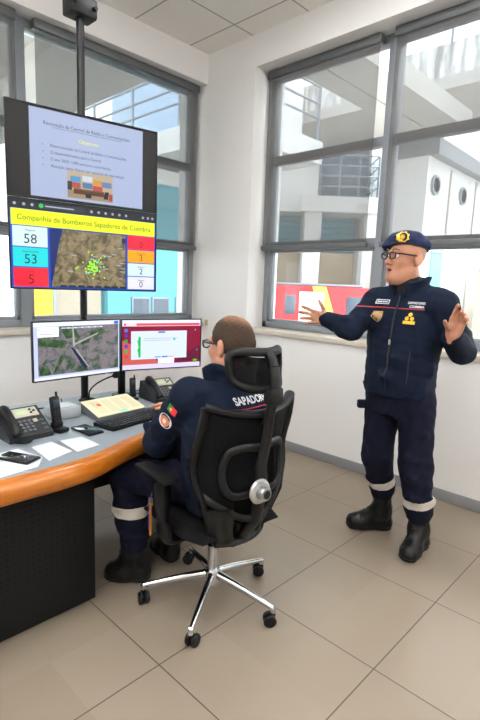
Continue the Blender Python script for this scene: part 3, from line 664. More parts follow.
def cordless(label, loc, rz, lean=.16):
    t = thing('cordless_handset', label, 'telephone', loc, rz, 'cordless handsets')
    MB().box((-.03, -.04, 0), (.03, .04, .022), .008).box((-.027, .0, .02), (.027, .035, .045), .008).build('cradle', PLA, t)
    F = Matrix.Translation((0, .012, .022)) @ Matrix.Rotation(-lean, 4, 'X')
    b = MB().box((-.024, -.012, .0), (.024, .012, .145), .009, F).build('body', PLA, t)
    MB().box((-.017, -.0135, .092), (.017, -.0115, .128), .001, F).build('display', mat('dim_lcd', '#39444c', .15), t)
    for r in range(4):
        for c in range(3): MB().box((-.017+c*.0125, -.0135, .022+r*.0155), (-.008+c*.0125, -.0115, .031+r*.0155), .001, F).build('number_key', PLA2, t)
    MB().lathe([(.006, 0), (.005, .022)], F @ Vector((.014, 0, .143)), F.to_3x3() @ Vector((0, 0, 1)), 8).build('antenna', PLA, t)
    return t
cordless('black cordless handset standing in its cradle beside the grey desk telephone', (-2.365, -1.66, DZ+.001), math.radians(12))
cordless('black cordless handset standing behind the cream console by the monitor post', (-1.738, -1.34, DZ+.001), math.radians(-8), .02).scale = (.8, .8, .8)
def smartphone(label, loc, rz, w, l, glow):
    t = thing('smartphone', label, 'smartphone', loc, rz, 'smartphones lying on the desk')
    MB().box((-w/2, -l/2, 0), (w/2, l/2, .010), .004).build('case', PLA, t)
    MB().box((-w/2+.003, -l/2+.004, .0095), (w/2-.003, l/2-.004, .0108), .0005).build('glass_screen', glow, t)
    MB().box((w/2-.001, .02, .003), (w/2+.0012, .05, .007), .0005).build('side_button', BLK, t)
    MB().box((-.012, l/2-.012, .0106), (.012, l/2-.0095, .0111)).build('earpiece', PLA2, t)
smartphone('black smartphone lying between the keyboard and the two note sheets', (-2.262, -1.735, DZ+.001), math.radians(3), .082, .16, GLB)
MM = mat('phone_mirror', '#101014', .05, coat=1., spec=.9)
smartphone('dark smartphone on the white sheet at the near end of the desk', (-2.655, -1.905, DZ+.0035), math.radians(26), .078, .158, MM)
def sheet(label, pts, z, n=2, group=None):
    c = sum((Vector((x, y, 0)) for x, y in pts), Vector())/len(pts)
    m = MB()
    for k in range(n): m.prism([(x-c.x+.001*k*(-1)**k, y-c.y+.0008*k) for x, y in pts], .0006*k, .0006*(k+1)-.0001)
    o = m.build('paper_sheet', PAP, None, smooth=False, loc=(c.x, c.y, z)); return tag(o, label, 'paper', group)
sheet('white note sheet nearer the smartphone at the end of the desk edge', [(-2.555, -1.80), (-2.465, -1.786), (-2.452, -1.952), (-2.57, -2.00)], DZ+.0012, 3, 'note sheets')
sheet('white note sheet below the smartphone next to the keyboard', [(-2.425, -1.80), (-2.328, -1.806), (-2.324, -1.955), (-2.438, -1.975)], DZ+.0012, 4, 'note sheets')
sheet('large white sheet under the smartphone at the near end of the desk', [(-2.82, -1.80), (-2.61, -1.785), (-2.575, -1.945), (-2.63, -2.03), (-2.80, -2.05)], DZ+.0012, 3)
# cream topped console with red and teal marks
t = thing('dispatch_console', 'sloping console topped with a cream sheet marked red and teal', 'console', (-1.985, -1.52, DZ+.001))
tl = t.location
tp = [(-2.126, -1.421, .80), (-1.823, -1.398, .80), (-1.841, -1.608, .768), (-2.146, -1.637, .768)]
m = MB(); n0 = 0
top = [m.bm.verts.new(Vector(p)-tl) for p in tp]; bot = [m.bm.verts.new(Vector((p[0], p[1], DZ+.001))-tl) for p in tp]
m.bm.faces.new(top); m.bm.faces.new(bot[::-1])
for k in range(4): m.bm.faces.new((top[k], bot[k], bot[(k+1) % 4], top[(k+1) % 4]))
m.build('base', mat('console_grey', '#5d6266', .5), t)
def onface(u, v, h=.0): # u right, v front->back
    a = Vector(tp[3]).lerp(Vector(tp[2]), u); b = Vector(tp[0]).lerp(Vector(tp[1]), u); return a.lerp(b, v)-tl+Vector((0, 0, h))
CRM = mat('cream_card', '#d2cba9', .75)
def slab(u0, v0, u1, v1, h0, h1):
    m = MB(); a = [m.bm.verts.new(onface(u, v, h0)) for u, v in ((u0, v0), (u1, v0), (u1, v1), (u0, v1))]; b = [m.bm.verts.new(onface(u, v, h1)) for u, v in ((u0, v0), (u1, v0), (u1, v1), (u0, v1))]
    m.bm.faces.new(a[::-1]); m.bm.faces.new(b)
    for k in range(4): m.bm.faces.new((a[k], a[(k+1) % 4], b[(k+1) % 4], b[k]))
    return m
slab(-.005, -.01, 1.005, 1.02, .001, .005).build('cream_sheet', CRM, t)
for k in range(4): slab(.12+.22*k, .12, .29+.22*k, .9, .0052, .0056).build('printed_column', mat('cream_dark', '#c4bd9c', .75), t)
slab(.20, .55, .27, .70, .0057, .0064).build('red_mark', mat('red_mark', '#e05a3c', .6), t)
slab(.46, .02, .64, .12, .0057, .0064).build('teal_mark', mat('teal_mark', '#7ad0bc', .6), t)
# gooseneck microphone
t = thing('gooseneck_microphone', 'black gooseneck microphone rising behind the cream console', 'microphone', (-1.975, -1.235, DZ+.001))
MB().lathe([(.045, 0), (.045, .012), (.03, .022), (.01, .028)], (0, 0, 0), (0, 0, 1), 24).build('base', PLA, t)
gp = [Vector(p)-t.location for p in ((-1.975, -1.235, .77), (-1.972, -1.24, .815), (-1.94, -1.255, .853), (-1.89, -1.275, .882), (-1.845, -1.295, .90))]
MB().tube(bez(gp, 6), .0045, 8).build('gooseneck', PLA, t)
MB().lathe([(.006, 0), (.015, .008), (.018, .02), (.017, .035), (.008, .044)], gp[-1]-Vector((.008, -.003, .002)), Vector((.8, -.2, .1)), 16).build('microphone_head', mat('foam_black', '#141517', .95, bump=.5, scale=400.), t)
# keyboard
t = thing('keyboard', 'black computer keyboard in front of the cream console', 'keyboard', (-1.975, -1.715, DZ+.001), math.radians(10))
MB().prism([(-.072, 0), (.072, 0), (.072, .020), (-.072, .010)], -.215, .215, Matrix(((0, 0, 1, 0), (1, 0, 0, 0), (0, 1, 0, 0), (0, 0, 0, 1)))).build('case', PLA, t)
KT = mat('keycap', '#26272a', .5)
kp = MB().box((-.0078, -.0078, 0), (.0078, .0078, .007), .0018).build('keycap', KT, t); first = True
def key(x, y, w=1.):
    global first
    o = kp if first else kp.copy()
    if not first: C.objects.link(o); o.parent = t
    first = False
    o.location = (x, y, .0155+.068*y); o.rotation_euler = (.069, 0, 0); o.scale = (w, 1, 1)
for r in range(5):
    for c in range(18):
        if r == 0 and 3 <= c <= 8: continue
        key(-.198+.0225*c+.004*(c > 14), -.055+.0212*r)
    if r == 0: key(-.198+.0225*5.5, -.055, 8.2)
# low grey box
t = thing('junction_box', 'low light grey box behind the cordless handset on the desk', 'box', (-2.235, -1.42, DZ+.001))
MB().box((-.075, -.075, 0), (.075, .06, .058), .012).build('body', mat('box_grey', '#9aa0a3', .5), t)
MB().box((-.06, -.06, .058), (.06, .045, .062), .003).build('lid', mat('box_grey2', '#a6abad', .5), t)
# cables at the back
o = MB().tube(bez([(-2.33, -1.20, DZ+.004), (-2.2, -1.22, DZ+.004), (-2.11, -1.16, DZ+.004), (-2.07, -1.075, DZ+.004)], 8), .0035, 8).build('cable', PLA); tag(o, 'thin black cable on the desk behind the grey box', 'cable', 'desk cables')
o = MB().tube(bez([(-1.56, -1.27, DZ+.004), (-1.64, -1.20, DZ+.004), (-1.52, -1.12, DZ+.004), (-1.42, -1.09, DZ+.004)], 8), .0035, 8).build('cable', PLA); tag(o, 'thin black cable behind the telephone under the right monitor', 'cable', 'desk cables')
# ------------------------------------------------------------------ office chair (faces +Y in its own frame)
CHR = mat('chrome', '#d5d8dc', .12, 1.); GLO = mat('chair_plastic', '#090a0c', .42, spec=.28); FAB = mat('chair_fabric', '#0a0b0d', .9, spec=.2, bump=.35, scale=300.)
ch = thing('office_chair', 'black mesh office chair with headrest and chrome five star base', 'office chair', (-1.945, -2.300, 0), math.radians(-6))
for k in range(5):
    a = math.radians(1.5+72*k); d = Vector((math.cos(a), math.sin(a), 0)); tip = d*.318
    MB().tube([d*.03+Vector((0, 0, .135)), d*.12+Vector((0, 0, .122)), tip+Vector((0, 0, .082))], [.021, .019, .0125], 12, flat=.8).lathe([(.012, 0), (.012, .022)], tip+Vector((0, 0, .062)), (0, 0, 1), 12).build('base_leg', CHR, ch)
    b = a+[.9, -.6, .3, 1.3, 2.2][k]; ax = Vector((math.cos(b), math.sin(b), 0)); off = Vector((-ax.y, ax.x, 0))*.014
    c = MB().box(tip+Vector((-.010, -.010, .040)), tip+Vector((.010, .010, .064)), .005).lathe([(.014, -.022), (.014, .022)], tip+off+Vector((0, 0, .029)), ax, 12).build('caster', PLA, ch)
    for sgn in (-1, 1):
        MB().lathe([(.010, -.009), (.024, -.009), (.028, -.005), (.028, .005), (.024, .009), (.010, .009)], tip+off+ax*.015*sgn+Vector((0, 0, .029)), ax, 20).build('caster_wheel', PLA, c)
MB().lathe([(.034, .085), (.036, .10), (.036, .15), (.030, .165)], (0, 0, 0), (0, 0, 1), 24).build('hub', CHR, ch)
MB().lathe([(.025, .16), (.025, .27), (.028, .28)], (0, 0, 0), (0, 0, 1), 20).lathe([(.014, .28), (.014, .40)], (0, 0, 0), (0, 0, 1), 16).build('gas_lift', CHR, ch)
MB().box((-.09, -.14, .375), (.09, .10, .415), .015).box((-.05, -.19, .36), (.05, -.1, .41), .012).build('tilt_mechanism', GLO, ch)
MB().tube(bez([(-.08, .0, .39), (-.16, .0, .385), (-.21, .01, .375)], 5), .008, 8).build('lever', GLO, ch); 
MB().box((-.255, -.01, .366), (-.20, .03, .382), .006).build('lever_paddle', GLO, ch)
m = MB()
def seatf(top):
    def f(u, v):
        x = (u-.5)*2; y = v*.46-.20; w = .245*(1-.12*max(0, v-.7)/.3)*(1-.15*max(0, .2-v)/.2)
        e = max(abs(x), abs(2*v-1)); drop = .035*max(0, (e-.82)/.18)**2
        fr = .03*max(0, v-.75)/.25
        return (x*w, y, (.460 if top else .41)+(.012*x*x if top else 0)-(drop if top else -drop*.6)-fr*(1 if top else .4))
    return f
n = 14
Vt = [[m.bm.verts.new(seatf(True)(i/n, j/n)) for j in range(n+1)] for i in range(n+1)]; Vb = [[m.bm.verts.new(seatf(False)(i/n, j/n)) for j in range(n+1)] for i in range(n+1)]
for i in range(n):
    for j in range(n): m.bm.faces.new((Vt[i][j], Vt[i+1][j], Vt[i+1][j+1], Vt[i][j+1])); m.bm.faces.new((Vb[i][j], Vb[i][j+1], Vb[i+1][j+1], Vb[i+1][j]))
    m.bm.faces.new((Vb[i][0], Vb[i+1][0], Vt[i+1][0], Vt[i][0])); m.bm.faces.new((Vt[i][n], Vt[i+1][n], Vb[i+1][n], Vb[i][n])); m.bm.faces.new((Vt[0][i], Vt[0][i+1], Vb[0][i+1], Vb[0][i])); m.bm.faces.new((Vb[n][i], Vb[n][i+1], Vt[n][i+1], Vt[n][i]))
m.build('seat_cushion', FAB, ch)
def lerp_tab(tab, v):
    for (a, x), (b, y) in zip(tab, tab[1:]):
        if v <= b: t = (v-a)/(b-a); t = t*t*(3-2*t); return x+(y-x)*t
    return tab[-1][1]
WT = [(0, .12), (.18, .168), (.34, .205), (.55, .240), (.8, .235), (1, .226)]
YT = [(0, -.205), (.35, -.255), (.6, -.245), (1, -.30)]
def backf(x, v):      # x -1..1
    w = lerp_tab(WT, v); top = .035*x*x-.01
    z = .400+v*.58+(top*max(0, v-.7)/.3); y = lerp_tab(YT, v)+.085*x*x*(.45+.55*min(1, v*1.6))
    return Vector((x*w, y, z))
FABM = bpy.data.materials.new('chair_mesh'); FABM.use_nodes = True; _nt = FABM.node_tree; _b = _nt.nodes['Principled BSDF']
_b.inputs['Base Color'].default_value = lin('#08090b'); _b.inputs['Specular IOR Level'].default_value = .2; _b.inputs['Roughness'].default_value = .85; _b.inputs['Alpha'].default_value = .88
MB().grid(lambda u, v: backf((u-.5)*1.94, .02+v*.96), 20, 24, .004).build('mesh_back', FABM, ch)
loop = [backf(-1+2*k/10, 1.) for k in range(11)]+[backf(1, 1-k/16) for k in range(1, 17)]+[backf(1-2*k/8, 0) for k in range(1, 9)]+[backf(-1, k/16) for k in range(1, 17)]
MB().tube(loop, .0165, 10, flat=1.35).build('back_frame', GLO, ch)
def behind(x, v, d=.03): return backf(x, v)-Vector((0, d, 0))
# rear yoke: spine, side loops, cross bar
MB().tube([behind(0, 1.0, .035), behind(0, .8, .045), behind(0, .6, .05), behind(0, .44, .05), behind(0, .2, .04), (0, -.19, .40), (0, -.10, .395)], [.021, .024, .026, .030, .030, .034, .034], 12, flat=.65, up=(1, 0, 0)).build('spine', GLO, ch)
for sg in (-1, 1):
    pts = [behind(0, .74, .04), behind(sg*.32, .76, .032), behind(sg*.58, .72, .028), behind(sg*.64, .6, .026), behind(sg*.64, .48, .026), behind(sg*.5, .41, .028), behind(0, .42, .045)]
    MB().tube(bez(pts, 6), .017, 10, flat=.6).build('lumbar_loop', GLO, ch)
    MB().tube(bez([behind(0, .22, .04), behind(sg*.4, .24, .03), behind(sg*.8, .34, .012), backf(sg, .42)], 6), .015, 10, flat=.7).build('lower_strut', GLO, ch)
    # broad lower wings of the back frame
    MB().grid(lambda u, v, sg=sg: backf(sg*(.52+.46*u), .02+.30*v)-Vector((0, .008+.012*math.sin(u*PI), 0)), 8, 10, .014).build('lower_wing', GLO, ch)
kz = backf(0, .43)+Vector((-.022, 0, .008))
t2 = MB().lathe([(.050, 0), (.052, .006), (.048, .014), (.034, .018)], kz-Vector((0, .058, 0)), (0, -1, 0), 28).build('lumbar_knob', mat('silver_plastic', '#b4b5b4', .32, .6), ch)
MB().lathe([(.030, 0), (.028, .026), (.025, .030)], kz-Vector((0, .076, 0)), (0, -1, 0), 24).build('knob_cap', mat('silver_plastic2', '#8d8f90', .3, .7), t2)
MB().lathe([(.018, 0), (.016, .004)], kz-Vector((0, .106, 0)), (0, -1, 0), 20).build('knob_button', GLO, t2)
# headrest on its post
MB().tube(bez([behind(0, .93, .02), (0, -.345, 1.03), (0, -.352, 1.10), (0, -.34, 1.16)], 6), .024, 12, flat=.75, up=(1, 0, 0)).build('headrest_post', GLO, ch)
MB().box((-.032, -.372, 1.015), (.032, -.318, 1.085), .012).build('headrest_clamp', GLO, ch)
def hr(u, v): # u,v -1..1
    return Vector((u*.132*(1-.10*(v < 0)*abs(v)), -.315+.085*u*u+.012*v, 1.142+v*.070+.018*u*u*(v > 0)))
lp = [hr(math.copysign(abs(math.cos(a))**.55, math.cos(a)), math.copysign(abs(math.sin(a))**.55, math.sin(a))) for a in [2*PI*k/40 for k in range(41)]]
MB().tube(lp, .0155, 10, flat=1.2).build('headrest_frame', GLO, ch)
MB().grid(lambda u, v: hr((u-.5)*1.86, (v-.5)*1.6-.1)+Vector((0, .008, 0)), 14, 8, .006).build('headrest_mesh', FABM, ch)
MB().tube(bez([(0, -.34, 1.16), (0, -.325, 1.19), hr(0, .95)], 5), .02, 10).build('headrest_bracket', GLO, ch)
# armrests
for sg in (-1, 1):
    x = sg*.295
    MB().box((x-.038, -.10, .672), (x+.038, .145, .698), .012).build('armrest_pad', mat('armrest_pu', '#0d0e10', .55, spec=.3), ch)
    MB().tube(bez([(sg*.10, -.03, .40), (sg*.24, -.03, .395), (sg*.285, -.035, .43), (sg*.295, -.035, .54), (sg*.295, -.02, .665)], 6), [.018]*12+[.024]*13, 10, flat=1.7, up=(0, 0, 1)).build('armrest_post', GLO, ch)
# ------------------------------------------------------------------ smooth solids for the people (distance fields turned into one closed mesh)
class Vol:
    def __init__(s, lo, hi, h):
        s.lo = np.array(lo, float); s.h = h
        s.n = np.ceil((np.array(hi)-s.lo)/h).astype(int)+1
        s.g = np.full(s.n, .06, np.float32)
    def box(s, lo, hi):
        a = np.clip(np.floor((np.array(lo)-s.lo)/s.h).astype(int), 0, s.n-1); b = np.clip(np.ceil((np.array(hi)-s.lo)/s.h).astype(int)+1, 1, s.n)
        sl = tuple(slice(i, j) for i, j in zip(a, b))
        ax = [(s.lo[k]+s.h*np.arange(a[k], b[k])).astype(np.float32) for k in range(3)]
        return sl, (ax[0][:, None, None], ax[1][None, :, None], ax[2][None, None, :])
    def op(s, prim, k=.01, mode='u'):
        f, lo, hi = prim; m = k+2*s.h
        sl, (X, Y, Z) = s.box(np.array(lo)-m, np.array(hi)+m)
        a = s.g[sl]
        if a.size == 0: return s
        b = np.asarray(f(X, Y, Z), np.float32)
        if mode == 's': b = -b
        sg = 1. if mode == 'u' else -1.
        e = np.maximum(k-np.abs(a-b), 0)/max(k, 1e-6)
        s.g[sl] = (np.minimum(a, b) if mode == 'u' else np.maximum(a, b))-sg*e*e*k*.25
        return s
    def cut(s, f):
        X, Y, Z = s.box(s.lo, s.lo+s.h*s.n)[1]; s.g = np.maximum(s.g, np.asarray(f(X, Y, Z), np.float32)); return s
    def noise(s, amp, waves, seed=1):
        r = np.random.default_rng(seed); X, Y, Z = s.box(s.lo, s.lo+s.h*s.n)[1]; d = 0
        for w in waves:
            for _ in range(2):
                v = r.normal(size=3); v /= np.linalg.norm(v); v *= 2*PI/w; d = d+np.sin(X*v[0]+Y*v[1]+Z*v[2]+r.uniform(0, 6))
        s.g += (amp*d/len(waves)).astype(np.float32); return s
    def copy(s, off=0.):
        c = Vol.__new__(Vol); c.lo = s.lo; c.h = s.h; c.n = s.n; c.g = s.g-off; return c
    def mesh(s, name, m, parent, smooth=3):
        g = s.g; g[[0, -1]] = .05; g[:, [0, -1]] = .05; g[:, :, [0, -1]] = .05
        neg = g < 0; n = s.n
        c = [neg[i:n[0]-1+i, j:n[1]-1+j, k:n[2]-1+k] for i in (0, 1) for j in (0, 1) for k in (0, 1)]
        al = c[0].copy(); an = c[0].copy()
        for q in c[1:]: al &= q; an |= q
        idx = np.argwhere(an & ~al); cn = n-1
        ids = (idx[:, 0]*cn[1]+idx[:, 1])*cn[2]+idx[:, 2]
        co = [(i, j, k) for i in (0, 1) for j in (0, 1) for k in (0, 1)]
        v = np.stack([g[idx[:, 0]+i, idx[:, 1]+j, idx[:, 2]+k] for i, j, k in co], 1).astype(float)
        acc = np.zeros((len(idx), 3)); cnt = np.zeros(len(idx))
        for a in range(8):
            for b in range(a+1, 8):
                if sum(abs(co[a][q]-co[b][q]) for q in range(3)) != 1: continue
                x = (v[:, a] < 0) != (v[:, b] < 0); t = v[x, a]/(v[x, a]-v[x, b])
                pa = np.array(co[a], float); pb = np.array(co[b], float)
                acc[x] += pa+(pb-pa)*t[:, None]; cnt[x] += 1
        P = s.lo+s.h*(idx+acc/cnt[:, None])
        quads = []
        for ax in range(3):
            sl0 = [slice(None)]*3; sl1 = [slice(None)]*3; sl0[ax] = slice(0, -1); sl1[ax] = slice(1, None)
            ch_ = neg[tuple(sl0)] != neg[tuple(sl1)]; e = np.argwhere(ch_)
            o1, o2 = [q for q in range(3) if q != ax]
            e = e[(e[:, o1] > 0) & (e[:, o2] > 0) & (e[:, o1] < cn[o1]) & (e[:, o2] < cn[o2])]
            inside = neg[e[:, 0], e[:, 1], e[:, 2]]
            qs = []
            for d1, d2 in ((-1, -1), (0, -1), (0, 0), (-1, 0)):
                w = e.copy(); w[:, o1] += d1; w[:, o2] += d2
                qs.append(np.searchsorted(ids, (w[:, 0]*cn[1]+w[:, 1])*cn[2]+w[:, 2]))
            q = np.stack(qs, 1); flip = inside if ax != 1 else ~inside
            q[~flip] = q[~flip][:, ::-1]; quads.append(q)
        Q = np.concatenate(quads)
        for _ in range(smooth):
            sm = np.zeros_like(P); ct = np.zeros(len(P))
            for a in range(4):
                for b in ((a+1) % 4, (a-1) % 4):
                    for d in range(3): sm[:, d] += np.bincount(Q[:, a], P[Q[:, b], d], len(P))
                    ct += np.bincount(Q[:, a], minlength=len(P))
            P = P*.5+.5*sm/np.maximum(ct, 1)[:, None]
        me = bpy.data.meshes.new(name)
        me.vertices.add(len(P)); me.vertices.foreach_set('co', P.astype(np.float32).ravel())
        me.loops.add(Q.size); me.loops.foreach_set('vertex_index', Q.astype(np.int32).ravel())
        me.polygons.add(len(Q)); me.polygons.foreach_set('loop_start', np.arange(0, Q.size, 4, dtype=np.int32)); me.polygons.foreach_set('loop_total', np.full(len(Q), 4, np.int32))
        me.update(calc_edges=True); me.validate()
        me.polygons.foreach_set('use_smooth', np.ones(len(me.polygons), bool))
        me.materials.append(m)
        o = bpy.data.objects.new(name, me); C.objects.link(o)
        if parent is not None: o.parent = parent
        return o

def nrm_(v): v = np.array(v, float); return v/np.linalg.norm(v)
def cone(a, b, r1, r2, flat=None, fs=1.):
    """tapered limb from a to b; flat = direction along which it is fs times as thick"""
    a = np.array(a, float); b = np.array(b, float); ba = b-a; L2 = ba@ba; r = max(r1, r2)
    lo = np.minimum(a, b)-r*max(1, fs); hi = np.maximum(a, b)+r*max(1, fs)
    fl = None if flat is None else nrm_(flat)
    def f(X, Y, Z):
        x, y, z = X-a[0], Y-a[1], Z-a[2]
        t = np.clip((x*ba[0]+y*ba[1]+z*ba[2])/L2, 0, 1)
        x, y, z = x-ba[0]*t, y-ba[1]*t, z-ba[2]*t
        if fl is not None:
            q = (x*fl[0]+y*fl[1]+z*fl[2])*(1/fs-1); x, y, z = x+fl[0]*q, y+fl[1]*q, z+fl[2]*q
            return (np.sqrt(x*x+y*y+z*z)-(r1+(r2-r1)*t))*min(1., fs)
        return np.sqrt(x*x+y*y+z*z)-(r1+(r2-r1)*t)
    return f, lo, hi
def chain(vol, pts, rs, k=.02, flat=None, fs=1.):
    for i in range(len(pts)-1): vol.op(cone(pts[i], pts[i+1], rs[i], rs[i+1], flat, fs), k)
def ell(c, r, A=np.eye(3)):
    """ellipsoid; A's columns are its axes"""
    c = np.array(c, float); R = max(r)
    def f(X, Y, Z):
        x, y, z = X-c[0], Y-c[1], Z-c[2]
        q = [(x*A[0, k]+y*A[1, k]+z*A[2, k]) for k in range(3)]
        k0 = np.sqrt(sum((q[k]/r[k])**2 for k in range(3)))+1e-6; k1 = np.sqrt(sum((q[k]/r[k]**2)**2 for k in range(3)))+1e-6
        return k0*(k0-1)/k1
    return f, c-R, c+R
def loft(keys, U, V, p=2.3):
    """upright trunk: keys (z, cx, cy, half width along U, half depth along V)"""
    K = np.array(keys, float); z = K[:, 0]; R = K[:, 3:].max()
    lo = np.array([K[:, 1].min()-R, K[:, 2].min()-R, z[0]]); hi = np.array([K[:, 1].max()+R, K[:, 2].max()+R, z[-1]])
    zz = np.linspace(z[0], z[-1], 200)
    def sm(col):
        y = np.interp(zz, z, K[:, col]); w = np.hanning(25); w /= w.sum(); return np.convolve(np.pad(y, 12, 'edge'), w, 'valid')
    T = [sm(c) for c in range(1, 5)]
    def f(X, Y, Z):
        cx, cy, a, b = (np.interp(Z, zz, t) for t in T)
        x, y = X-cx, Y-cy; u = np.abs(x*U[0]+y*U[1])/a; v = np.abs(x*V[0]+y*V[1])/b
        d = ((u**p+v**p)**(1/p)-1)*np.minimum(a, b)
        return np.maximum(d, np.maximum(z[0]-Z, Z-z[-1]))
    return f, lo, hi

def head(vol, c, A, s=1.):
    """A columns: person's right, forward, up"""
    G = lambda p: np.array(c)+A@(np.array(p, float)*s)
    E = lambda p, r, k, mode='u', B=np.eye(3): vol.op(ell(G(p), [q*s for q in r], A@B), k, mode)
    K = lambda a, b, r1, r2, k, mode='u': vol.op(cone(G(a), G(b), r1*s, r2*s), k, mode)
    E((0, -.012, .035), (.076, .098, .094), .01)
    E((0, .035, -.045), (.060, .066, .084), .03)
    K((-.045, .0, -.075), (0, .072, -.104), .030, .026, .03); K((.045, .0, -.075), (0, .072, -.104), .030, .026, .03)
    E((0, .082, -.108), (.022, .018, .018), .02); E((0, .028, -.108), (.046, .048, .026), .03)
    for q in (-1, 1):
        E((q*.034, .062, -.025), (.026, .030, .026), .02)                    # cheek
        E((q*.032, .104, .008), (.021, .016, .013), .012, 's')               # eye socket
        K((q*.012, .092, .028), (q*.046, .080, .026), .010, .008, .014)      # brow
        E((q*.014, .105, -.034), (.010, .012, .009), .008)                   # nostril wing
        B = np.array(Euler((0, 0, q*.35)).to_matrix())
        E((q*.083, -.014, -.006), (.0125, .023, .036), .006, 'u', B); E((q*.096, -.006, -.002), (.007, .012, .020), .005, 's', B)
        E((q*.075, -.008, -.036), (.007, .009, .009), .006)                  # lobe
    K((0, .092, .018), (0, .112, -.022), .009, .012, .012); E((0, .113, -.028), (.013, .012, .011), .010)
    K((-.016, .094, -.058), (.016, .094, -.058), .0085, .0085, .008); K((-.014, .091, -.076), (.014, .091, -.076), .009, .009, .008)
    E((0, .104, -.067), (.019, .018, .0085), .004, 's')                       # parted lips
    return G
def hand(vol, wrist, A, curl=(.3, .35, .4, .45), spread=.12, thumb=(.75, .45), s=1.):
    """A columns: towards the thumb, along the fingers, back of the hand"""
    G = lambda p: np.array(wrist)+A@(np.array(p, float)*s)
    vol.op(cone(G((0, -.03, 0)), G((0, .012, 0)), .027*s, .027*s, A[:, 2], .75), .012)
    for x0, x1, r in ((.020, .031, .0145), (.006, .010, .0150), (-.008, -.011, .0145), (-.020, -.030, .0130)):
        vol.op(cone(G((x0, .008, 0)), G((x1, .083-abs(x1-.01)*.25, 0)), r*s, r*s*.92, A[:, 2], .85), .012)
    vol.op(ell(G((.026, .030, -.010)), (.016*s, .028*s, .014*s), A), .012); vol.op(ell(G((-.022, .030, -.008)), (.013*s, .030*s, .012*s), A), .012)
    for i, (x, y, ls) in enumerate(((.030, .082, (.043, .026, .021)), (.010, .087, (.047, .030, .022)), (-.011, .083, (.043, .028, .021)), (-.030, .074, (.034, .022, .019)))):
        p = np.array((x, y-.004, 0.)); an = 0.; sp = spread*(1.5-i)/1.5; r = .0108 if i < 3 else .0094
        for j, l in enumerate(ls):
            an += curl[i]*(.8, 1.1, .7)[j]
            d = np.array((math.sin(sp)*math.cos(an), math.cos(sp)*math.cos(an), -math.sin(an)))
            q = p+d*l; vol.op(cone(G(p), G(q), (r-.0006*j)*s, (r-.0006*(j+1))*s), .004); p = q
    p = np.array((.024, .018, -.006)); a, b = thumb
    for j, l in enumerate((.040, .032, .026)):
        aa = a-.12*j; d = np.array((math.sin(aa)*math.cos(b), math.cos(aa)*math.cos(b), -math.sin(b)))
        q = p+d*l; vol.op(cone(G(p), G(q), (.0135, .0112, .0100)[j]*s, (.0112, .0100, .0085)[j]*s), .008); p = q
    return G
def bvh_of(*obs):
    vs, ps = [], []
    for o in obs:
        b = len(vs); vs += [v.co.copy() for v in o.data.vertices]; ps += [tuple(b+i for i in p.vertices) for p in o.data.polygons]
    return BVHTree.FromPolygons(vs, ps)
def wrap(name, me_or_bm, bvh, O, U, V, m, parent, off=.0016, D=None):
    """lay a flat patch (x,y) onto the cloth at O, right U, up V"""
    O, U, V = Vector(O), Vector(U).normalized(), Vector(V).normalized(); D = Vector(D).normalized() if D is not None else V.cross(U)
    bm = me_or_bm
    bmesh.ops.subdivide_edges(bm, edges=[e for e in bm.edges if e.calc_length() > .02], cuts=2, use_grid_fill=True)
    for v in bm.verts:
        p = O+U*v.co.x+V*v.co.y
        h = bvh.ray_cast(p-D*.045, D, .3)
        base = h[0] if h[0] is not None else (bvh.find_nearest(p)[0])
        v.co = base-D*(off+v.co.z)
    me = bpy.data.meshes.new(name); bm.to_mesh(me); bm.free()
    for mm in (m if isinstance(m, (list, tuple)) else [m]): me.materials.append(mm)
    o = bpy.data.objects.new(name, me); C.objects.link(o); o.parent = parent; return o
def patch(pts_list):
    """list of (polygon, material index, height)"""
    bm = bmesh.new()
    for pts, mi, z in pts_list:
        f = bm.faces.new([bm.verts.new((x, y, z)) for x, y in pts]); f.material_index = mi
        if f.normal.z < 0: f.normal_flip()
    return bm
def circ(r, n=20, c=(0, 0), sx=1.): return [(c[0]+r*sx*math.cos(2*PI*k/n), c[1]+r*math.sin(2*PI*k/n)) for k in range(n)]
def rct(w, h, c=(0, 0)): return [(c[0]-w/2, c[1]-h/2), (c[0]+w/2, c[1]-h/2), (c[0]+w/2, c[1]+h/2), (c[0]-w/2, c[1]+h/2)]
def textbm(t, size, align='CENTER', sx=1., bold=.018):
    me = text_mesh(t, size, align, bold=bold); bm = bmesh.new(); bm.from_mesh(me); bpy.data.meshes.remove(me)
    for v in bm.verts: v.co.x *= sx
    return bm

def skin_material(name, col):
    m = mat(name, col, .5, var=.10, scale=45., bump=.05, spec=.4); b = m.node_tree.nodes['Principled BSDF']
    b.inputs['Subsurface Weight'].default_value = .12; b.inputs['Subsurface Radius'].default_value = (.01, .004, .002); return m
NAVY = mat('jacket_navy', '#081428', .85, spec=.2, bump=.25, scale=240., var=.12)
NAVT = mat('trouser_navy', '#090c20', .88, spec=.2, bump=.25, scale=260., var=.12)
BOOT = mat('boot_leather', '#0a0b0c', .38, spec=.35, bump=.15, scale=90.); SOLE = mat('boot_sole', '#101011', .8)
REFL = mat('reflective_silver', '#c3bdb4', .5, bump=.1, scale=200.)
REDP = mat('piping_red', '#b02a38', .7); WTX = mat('print_white', '#dfe2e6', .7); YTX = mat('print_yellow', '#e3b62c', .6)

